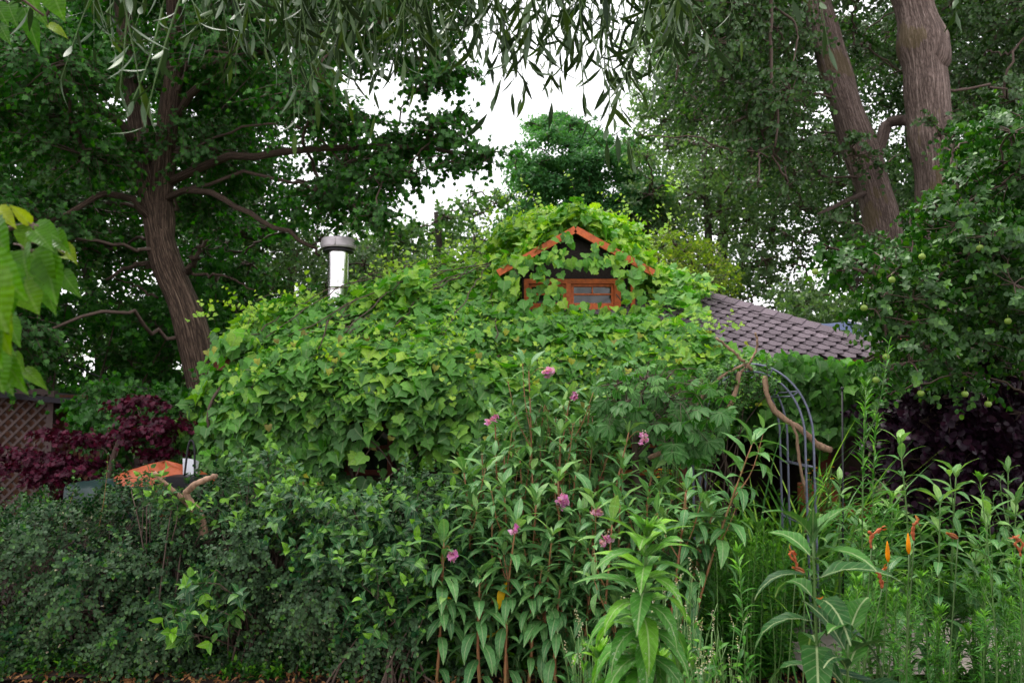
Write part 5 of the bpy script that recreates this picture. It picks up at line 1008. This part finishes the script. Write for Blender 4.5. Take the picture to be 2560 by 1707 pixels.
def heap(name, label, cat, c, rx, ry, z0, h, mat, part='tarpaulin', k=1.):
    T = thing(name, label, cat, (c[0], c[1], 0)); mb = MB(); n = 40; m = 14; th = np.linspace(0, 2 * math.pi, n + 1)[:-1]; ph = R.uniform(0, 6, 4); V_ = []
    for j in range(m):
        f = j / (m - 1)
        for a in th:
            w = 1 + .10 * math.sin(3 * a + ph[0]) + .06 * math.sin(7 * a + ph[1] + j * .5); r_ = (1 - f ** 3) * w; z = z0 * min(1, f * 2.2) + h * max(0, (f - .35) / .65) * (1 + .2 * math.sin(2 * a + ph[2]) * (1 - f)) + .015 * math.sin(9 * a + j)
            V_.append((c[0] + rx * r_ * math.cos(a), c[1] + ry * r_ * math.sin(a), z))
    i = np.arange(n * m).reshape(m, n); mb.add(V_, [np.stack([i[:-1], np.roll(i[:-1], -1, 1), np.roll(i[1:], -1, 1), i[1:]], -1).reshape(-1, 4), i[-1:]]); mb.build(part, M[mat], T)
    mb = MB(); tubes(mb, spl([(c[0] + rx * .98 * math.cos(a), c[1] + ry * .98 * math.sin(a), .35 + .03 * math.sin(3 * a)) for a in np.linspace(-.2, 3.5, 8) - 3.3], 20)[None], np.full((1, 20), .008), 5); mb.build('rope', M['black'], T)
ga = at(300, 1165, 6.8); heap('covered_pile', 'dark green tarpaulin over a pile behind the purple maple', 'tarp', (ga[0] - .02, 6.85), .48, .25, .97, .08, 'tarpg')
gb = at(420, 1160, 7.0); heap('covered_pile', 'orange tarpaulin over a heap, above the bare crooked branch', 'tarp', (gb[0] + .02, 6.9), .46, .25, 1.02, .17, 'tarpo')
gc = at(500, 1165, 7.0); heap('covered_pile', 'small orange tarpaulin bundle against the vine corner', 'tarp', (gc[0], 6.85), .16, .2, 1.0, .10, 'tarpo')
T = thing('wood_rail', 'weathered plank rail behind the orange tarpaulin', 'plank', (*at(440, 1150, 7.7)[:2], 0)); a = at(340, 1152, 7.7); b = at(540, 1143, 7.7)
for dz in (0, -.075): mb = MB(); beam(mb, a + UP * dz, b + UP * dz, .04, .05, R.uniform(.3, .7)); mb.build('plank', M['lattice'], T, False)
for x in (a, b): mb = MB(); box(mb, (x[0], x[1] + .05, (x[2] + .02) / 2), (.06, .06, x[2] + .02)); mb.build('post', M['lattice'], T, False)
c = at(472, 1172, 6.75); mb = MB(); g = [(c[0] - .045, 6.75, c[2] - .09), (c[0] + .04, 6.74, c[2] - .09), (c[0] + .055, 6.75, c[2] + .07), (c[0] + .01, 6.76, c[2] + .085), (c[0] - .055, 6.75, c[2] + .09)]
g2 = [(x + .01, y + .05, z - .01) for x, y, z in g]; mb.add(g + g2, [[(0, 1, 2, 3, 4)], [(9, 8, 7, 6, 5)], [(0, 5, 6, 1), (1, 6, 7, 2), (2, 7, 8, 3), (3, 8, 9, 4), (4, 9, 5, 0)]]); tag(mb.build('plastic_bag', M['white'], None, False), 'small white folded plastic sack on the orange tarpaulin', 'bag')
T = thing('garden_cart', 'black cart body with a tall hooped handle before the orange tarpaulin', 'cart', (*at(480, 1190, 6.6)[:2], 0)); c = at(470, 1192, 6.6); mb = MB(); box(mb, (c[0], 6.62, c[2] - .1), (.30, .25, .22)); box(mb, (c[0], 6.62, (c[2] - .21) / 2), (.2, .2, c[2] - .21)); mb.build('body', M['black'], T, False)
mb = MB(); tubes(mb, spl([c + [-.03, 0, 0], at(470, 1120, 6.6), at(478, 1100, 6.6), at(486, 1120, 6.6), c + [.055, 0, 0]], 20)[None], np.full((1, 20), .009), 8); mb.build('handle', M['black'], T)
mb = MB(); q = spl([at(-250, 760, 9.5), at(100, 875, 9.6), at(240, 938, 9.7), at(360, 970, 9.8), at(500, 985, 9.9)], 30); tubes(mb, q[None], np.full((1, 30), .009), 6); tag(mb.build('cable', M['black']), 'dark cable sagging from the left to the leaning maple trunk', 'cable')

# --- right background: tarp roof and small shed
T = thing('tarp_shelter', 'low shelter with a blue-grey tarp roof beyond the shingled roof', 'shelter', (*g0(2060, 12.5)[:2], 0)); a = at(1950, 795, 12.4); b = at(2150, 812, 12.4); c = at(2190, 860, 11.6); d = at(1950, 862, 11.6)
mb = MB(); u = np.linspace(0, 1, 12); G = np.array([[a * (1 - s) * (1 - t) + b * s * (1 - t) + c * s * t + d * (1 - s) * t + UP * .03 * math.sin(9 * s + 4 * t) for s in u] for t in u]).reshape(-1, 3); i = np.arange(144).reshape(12, 12)
mb.add(G, [np.stack([i[:-1, :-1], i[:-1, 1:], i[1:, 1:], i[1:, :-1]], -1).reshape(-1, 4)]); mb.add(G - UP * .012, [np.stack([i[1:, :-1], i[1:, 1:], i[:-1, 1:], i[:-1, :-1]], -1).reshape(-1, 4)]); mb.build('roof_tarp', M['tarpb'], T)
for p in (a, b, c, d): mb = MB(); box(mb, (p[0], p[1], p[2] / 2 - .01), (.06, .06, p[2] - .03)); mb.build('post', M['lattice'], T, False)
mb = MB(); beam(mb, at(2165, 790, 12.3), at(2178, 850, 12.3), .03, .03); beam(mb, at(2120, 800, 12.3), at(2178, 818, 12.3), .03, .03); mb.build('brace', M['white'], T, False)
T = thing('neighbour_shed', 'small beige shed with ribbed siding behind the right roof corner', 'shed', (*g0(2290, 11.2)[:2], 0)); a = at(2215, 870, 11); b = at(2302, 870, 11); zt2 = at(2290, 855, 11)[2]; mb = MB()
box(mb, ((a[0] + b[0]) / 2, 11.5, zt2 / 2), (b[0] - a[0], 1, zt2)); mb.build('wall', M['beige'], T, False); mb = MB()
for k in range(22): box(mb, ((a[0] + b[0]) / 2, 10.988, zt2 - .05 - k * .05), (b[0] - a[0], .02, .03), R.uniform(.4, .6))
mb.build('siding', M['beige'], T, False); mb = MB(); box(mb, ((a[0] + b[0]) / 2, 11.45, zt2 + .02), (b[0] - a[0] + .2, 1.25, .04)); box(mb, (b[0] + .02, 10.98, zt2 / 2), (.05, .05, zt2)); mb.build('roof', M['redpaint'], T, False)

# ------------------------------------------------------------------ day lilies
def lily(label, x, y, Y, kind):
    g = g0(x + R.normal(0, 25), Y); t = at(x, y, Y); T = thing('day_lily', label, 'flower plant', g, 'day lilies gone over'); sm = MB(); tubes(sm, spl([g, (g + t) / 2 + R.normal(0, .02, 3), t], 12)[None], np.linspace(.0034, .002, 12)[None], 6, 0.); sm.build('stem', M['gstem'], T)
    lm = MB(); n = 9; a = R.uniform(0, 6.28, n); leaves(lm, T_GRASS, np.tile(g, (n, 1)), np.stack([np.cos(a) * .5, np.sin(a) * .5, np.ones(n)], 1), np.stack([-np.cos(a), -np.sin(a), np.full(n, .4)], 1), R.uniform(.3, .55, n), .018, 1.6, .2); lm.build('foliage', M['grassl'], T)
    fm = MB()
    if kind == 'bud': q = spl([t, t + UP * .035, t + UP * .085], 10); tubes(fm, q[None], np.array([[.002, .005, .0075, .0085, .0088, .0085, .0075, .006, .004, .001]]), 10, .5); fm.build('bud', M['lilybud'], T)
    elif kind == 'bloom':
        m = 6; a = np.linspace(0, 6.28, m + 1)[:-1]; ax = nrm(np.array([-.8, -.3, .35])); e = nrm(np.cross(ax, UP)); f = np.cross(ax, e); D = ax + (e * np.cos(a)[:, None] + f * np.sin(a)[:, None]) * .45; leaves(fm, T_OVATE, np.tile(t, (m, 1)), D, ax * .3 - (e * np.cos(a)[:, None] + f * np.sin(a)[:, None]), .07, .024, -1., .25); fm.build('flower', M['lily'], T)
    else:
        for s in range(2):
            q = spl([t, t + [R.normal(0, .006), 0, .025], t + [R.normal(0, .010), 0, .05], t + [R.normal(0, .02), 0, .068 + .01 * s]], 14); tubes(fm, q[None], np.linspace(.0035, .0055, 14)[None] * (1 + .3 * np.sin(np.arange(14) * 1.7)), 7, .6, .2)
        leaves(fm, T_LANCE, np.tile(q[-1], (4, 1)), rnd(4) - UP * .4, rnd(4), .028, .010, 1.4); fm.build('withered_flower', M['lily'], T)
for x, y, k, l in ((2178, 1370, 'w', 'withered lily with a twisted pale orange flower, left of the upright bud'), (2220, 1405, 'bud', 'day lily with a single upright orange bud'), (2285, 1350, 'w', 'withered lily curling like a hook right of the upright bud'), (2272, 1385, 'bud', 'day lily with a slanting yellow-orange bud under the hooked one'), (2395, 1345, 'bloom', 'wilted red-orange lily bloom pointing left'), (2552, 1390, 'w', 'withered lily at the right edge of the bed'), (1990, 1425, 'w', 'withered lily just left of the front dark weed'), (2012, 1430, 'bloom', 'drooping red lily bloom behind the stem of the dark weed'), (2205, 1470, 'w', 'low withered lily below the upright bud'), (2048, 1545, 'w', 'tiny withered lily low behind the dark weed stem')): lily(l, x, y, 3.3, k)

# ------------------------------------------------------------------ knotweed with white spikes
for i, (x, y, Y) in enumerate([(1450, 1600, 3.4), (1490, 1560, 3.5), (1580, 1500, 3.4), (1720, 1440, 3.6), (1740, 1540, 3.4), (1780, 1580, 3.3), (1700, 1600, 3.3), (1820, 1560, 3.5), (1670, 1480, 3.6), (1840, 1640, 3.2), (1770, 1660, 3.1)]):
    g = g0(x, Y); T = thing('knotweed', 'leafy knotweed with thin white flower spikes around the tall bright weed', 'plant', g, 'white-spiked knotweeds at the front'); lm = MB(); sm = MB(); fm = MB(); n = 9
    e = np.array([at(x + R.normal(0, 35), y + R.uniform(-20, 90), Y + R.normal(0, .1)) for _ in range(n)]); s = np.tile(g, (n, 1)); t = np.linspace(0, 1, 8)[None, :, None]; pp = s[:, None] * (1 - t) + e[:, None] * t + (e - s)[:, None] * np.array([-.3, -.3, .12]) * t * (1 - t) * 2; tubes(sm, pp, np.linspace(.003, .0015, 8)[None], 4)
    m = 26; j = R.integers(0, n, m * n // 4); f = R.uniform(.2, .95, len(j)); P = s[j] * (1 - f)[:, None] + e[j] * f[:, None]; leaves(lm, T_OVATE, P, rnd(len(j)) + UP * .2, UP + rnd(len(j)) * .6, .055, .02, .8, .15)
    for p in e[:4]:
        d = nrm(UP + R.normal(0, .5, 3)); m = 14; P = p + d * np.linspace(0, .055, m)[:, None] + R.normal(0, .0025, (m, 3)); leaves(fm, T_ROUND, P, rnd(m), rnd(m), .0065, .006, .5)
    sm.build('stems', M['gstem'], T); lm.build('foliage', M['cover'], T); fm.build('flower_spikes', M['cream'], T)

# ------------------------------------------------------------------ ground cover and litter
gc_ = MB()
def cover(x0, x1, y0, y1, n, h, L, tpl=T_OVATE):
    P = np.stack([R.uniform(x0, x1, n), R.uniform(y0, y1, n), np.full(n, .02)], 1); D = nrm(np.stack([R.normal(0, .35, n), R.normal(-.1, .35, n), np.ones(n)], 1)); shoots(gc_, None, P, D, h * R.uniform(.4, 1.15, n), 6, 2, L, L * .5, tpl, 1.2, .8, .15, .001, .8, .1, .2, jit=.3, young=.3)
cover(.9, 1.75, 4.95, 7.2, 700, .45, .07); cover(1.75, 4.6, 6.2, 7.2, 700, .45, .07); cover(1.7, 4.8, 6.35, 7.9, 1700, .8, .10); cover(2.3, 3.8, 3.2, 4.7, 500, .3, .05, T_LANCE); cover(-.9, 1.3, 5.0, 6.6, 700, .25, .06); cover(-4.5, -.3, 4.9, 5.3, 500, .14, .045); cover(.3, 1.3, 2.7, 3.3, 260, .5, .05); cover(1.1, 1.72, 4.9, 6.5, 500, .5, .06); cover(2.2, 3.8, 3.1, 3.6, 300, .38, .05)
cover(-8, 6, 11.5, 16, 1800, .8, .16); cover(-7, -2.6, 7.5, 11.5, 700, .6, .1); cover(3.8, 9, 7.6, 12, 900, .7, .1)
tag(gc_.build('ground_cover', M['cover']), 'low mixed leafy growth covering the bed', 'ground cover', kind='stuff')
lt = MB(); n = 2600; P = np.stack([R.uniform(-4, 2.2, n), R.uniform(4.7, 5.6, n), np.full(n, .045) + R.random(n) * .02], 1); leaves(lt, T_OVATE, P, rnd(n) * np.array([1, 1, .15]), UP + rnd(n) * .5, .05 * R.uniform(.4, 1.2, n), .018, 1., .2); tag(lt.build('leaf_litter', M['brownleaf']), 'dry brown leaves and bits on the soil', 'litter', kind='stuff')

# ------------------------------------------------------------------ near maple at the left edge
def strip5(ts, ws, tooth=0.):
    v = []; f = []
    for k, (t, w) in enumerate(zip(ts, ws)): v += [(-w / 2, t + tooth * (k % 2)), (-w / 4, t), (0, t), (w / 4, t), (w / 2, t + tooth * (k % 2))]
    for i in range(len(ts) - 1):
        for c in range(4): a = 5 * i + c; f.append((a, a + 1, a + 6, a + 5))
    return np.array(v), [np.array(f)]
T_BIG = strip5([0, .06, .12, .2, .28, .36, .44, .52, .6, .68, .76, .84, .92, 1], [.1, .6, .82, 1.0, .93, 1.04, .9, .94, .72, .66, .42, .3, .12, .01], -.03)
T = thing('near_maple', 'close maple branch with big yellow-green toothed leaves at the left edge', 'tree', (-2.0, 1.3, 0)); bm = MB(); lm = MB()
tr_ = trunk(bm, [(-2.0, 1.3, -.1), (-1.95, 1.35, 1.0), (-1.9, 1.4, 2.0), (-1.8, 1.5, 3.0)], .06, .03, 20, 10)
def lf(b, t, Y, w=.85, nz=(0, -.9, .45), dr=.6, tn=None, Yt=None):
    P = at(*b, Y); Q = at(*t, Yt or Y - .03); D = Q - P; L = np.linalg.norm(D); N = np.array(nz) + R.normal(0, .18, 3); leaves(lm, T_BIG, P, D, N, L * .92, L * w * .88, R.uniform(.5, 1) * dr, R.uniform(.1, .35), np.array([R.random() * .8 if tn is None else tn]), .03)
    tubes(bm, spl([at(min(b[0] - 25, 55), b[1] - 15, Y + .02), at(b[0] - 8, b[1] - 12, Y), P], 6)[None], np.full((1, 6), .0016), 5, .8)
for (b, t, Y, w, tn) in (((75, 562), (20, 500), 1.5, .5, 1.), ((-10, 520), (38, 560), 1.5, .5, 1.), ((75, 565), (50, 625), 1.52, .8, .6), ((85, 562), (150, 590), 1.6, .6, .3), ((85, 575), (132, 622), 1.5, .6, .4), ((130, 590), (172, 625), 1.62, .7, .5), ((150, 615), (196, 650), 1.62, .5, .8), ((160, 640), (168, 642), 1.6, .6, .8), ((60, 625), (58, 698), 1.45, 1.1, .45), ((80, 632), (140, 728), 1.5, .62, .5), ((115, 640), (138, 770), 1.5, .55, .3), ((100, 620), (132, 745), 1.6, .6, .4), ((155, 680), (200, 746), 1.6, .5, .3), ((60, 700), (90, 788), 1.5, .95, .6), ((-30, 640), (58, 760), 1.25, .62, .55), ((-10, 655), (28, 800), 1.3, .7, .2), ((-40, 680), (10, 840), 1.2, .8, .6), ((20, 790), (45, 870), 1.5, .5, .3), ((-20, 740), (6, 900), 1.3, .7, .7), ((-10, 860), (36, 880), 1.5, .5, .5), ((5, 880), (64, 995), 1.42, .42, .5), ((0, 890), (24, 1000), 1.45, .6, .3), ((-25, 880), (4, 985), 1.4, .8, .4), ((60, 920), (118, 970), 1.5, .35, .6), ((30, 885), (60, 930), 1.5, .5, .6), ((-20, 560), (20, 660), 1.4, .8, .3), ((110, 700), (136, 790), 1.65, .5, .35), ((-50, 800), (-5, 930), 1.3, .7, .4),
                         ((20, 10), (42, 70), 2.4, .6, .2), ((60, 20), (100, 130), 2.4, .35, .1), ((80, 15), (120, 60), 2.4, .45, .4), ((120, 60), (172, 90), 2.4, .35, .8), ((-10, 10), (20, 60), 2.3, .6, .2), ((0, 60), (20, 110), 2.3, .5, .2), ((130, -30), (150, 50), 2.1, .7, .5), ((60, -60), (90, 30), 2.1, .7, .5)):
    lf(b, t, Y, w, tn=tn)
for pts, r in (([tr_[9], at(-200, 700, 1.4), at(-60, 600, 1.5), at(70, 562, 1.52), at(110, 580, 1.55)], .008), ([tr_[8], at(-160, 860, 1.4), at(-40, 860, 1.42), at(25, 865, 1.48)], .006), ([tr_[17], at(-150, -60, 1.9), at(20, -20, 2.0), at(110, 40, 2.05)], .008), ([at(-60, 600, 1.5), at(-40, 720, 1.35), at(-20, 800, 1.35)], .004)):
    tubes(bm, spl(pts, 14)[None], np.linspace(r, r * .35, 14)[None], 6, .9)
bm.build('branch', M['twig'], T); lm.build('foliage', M['bigleaf'], T)
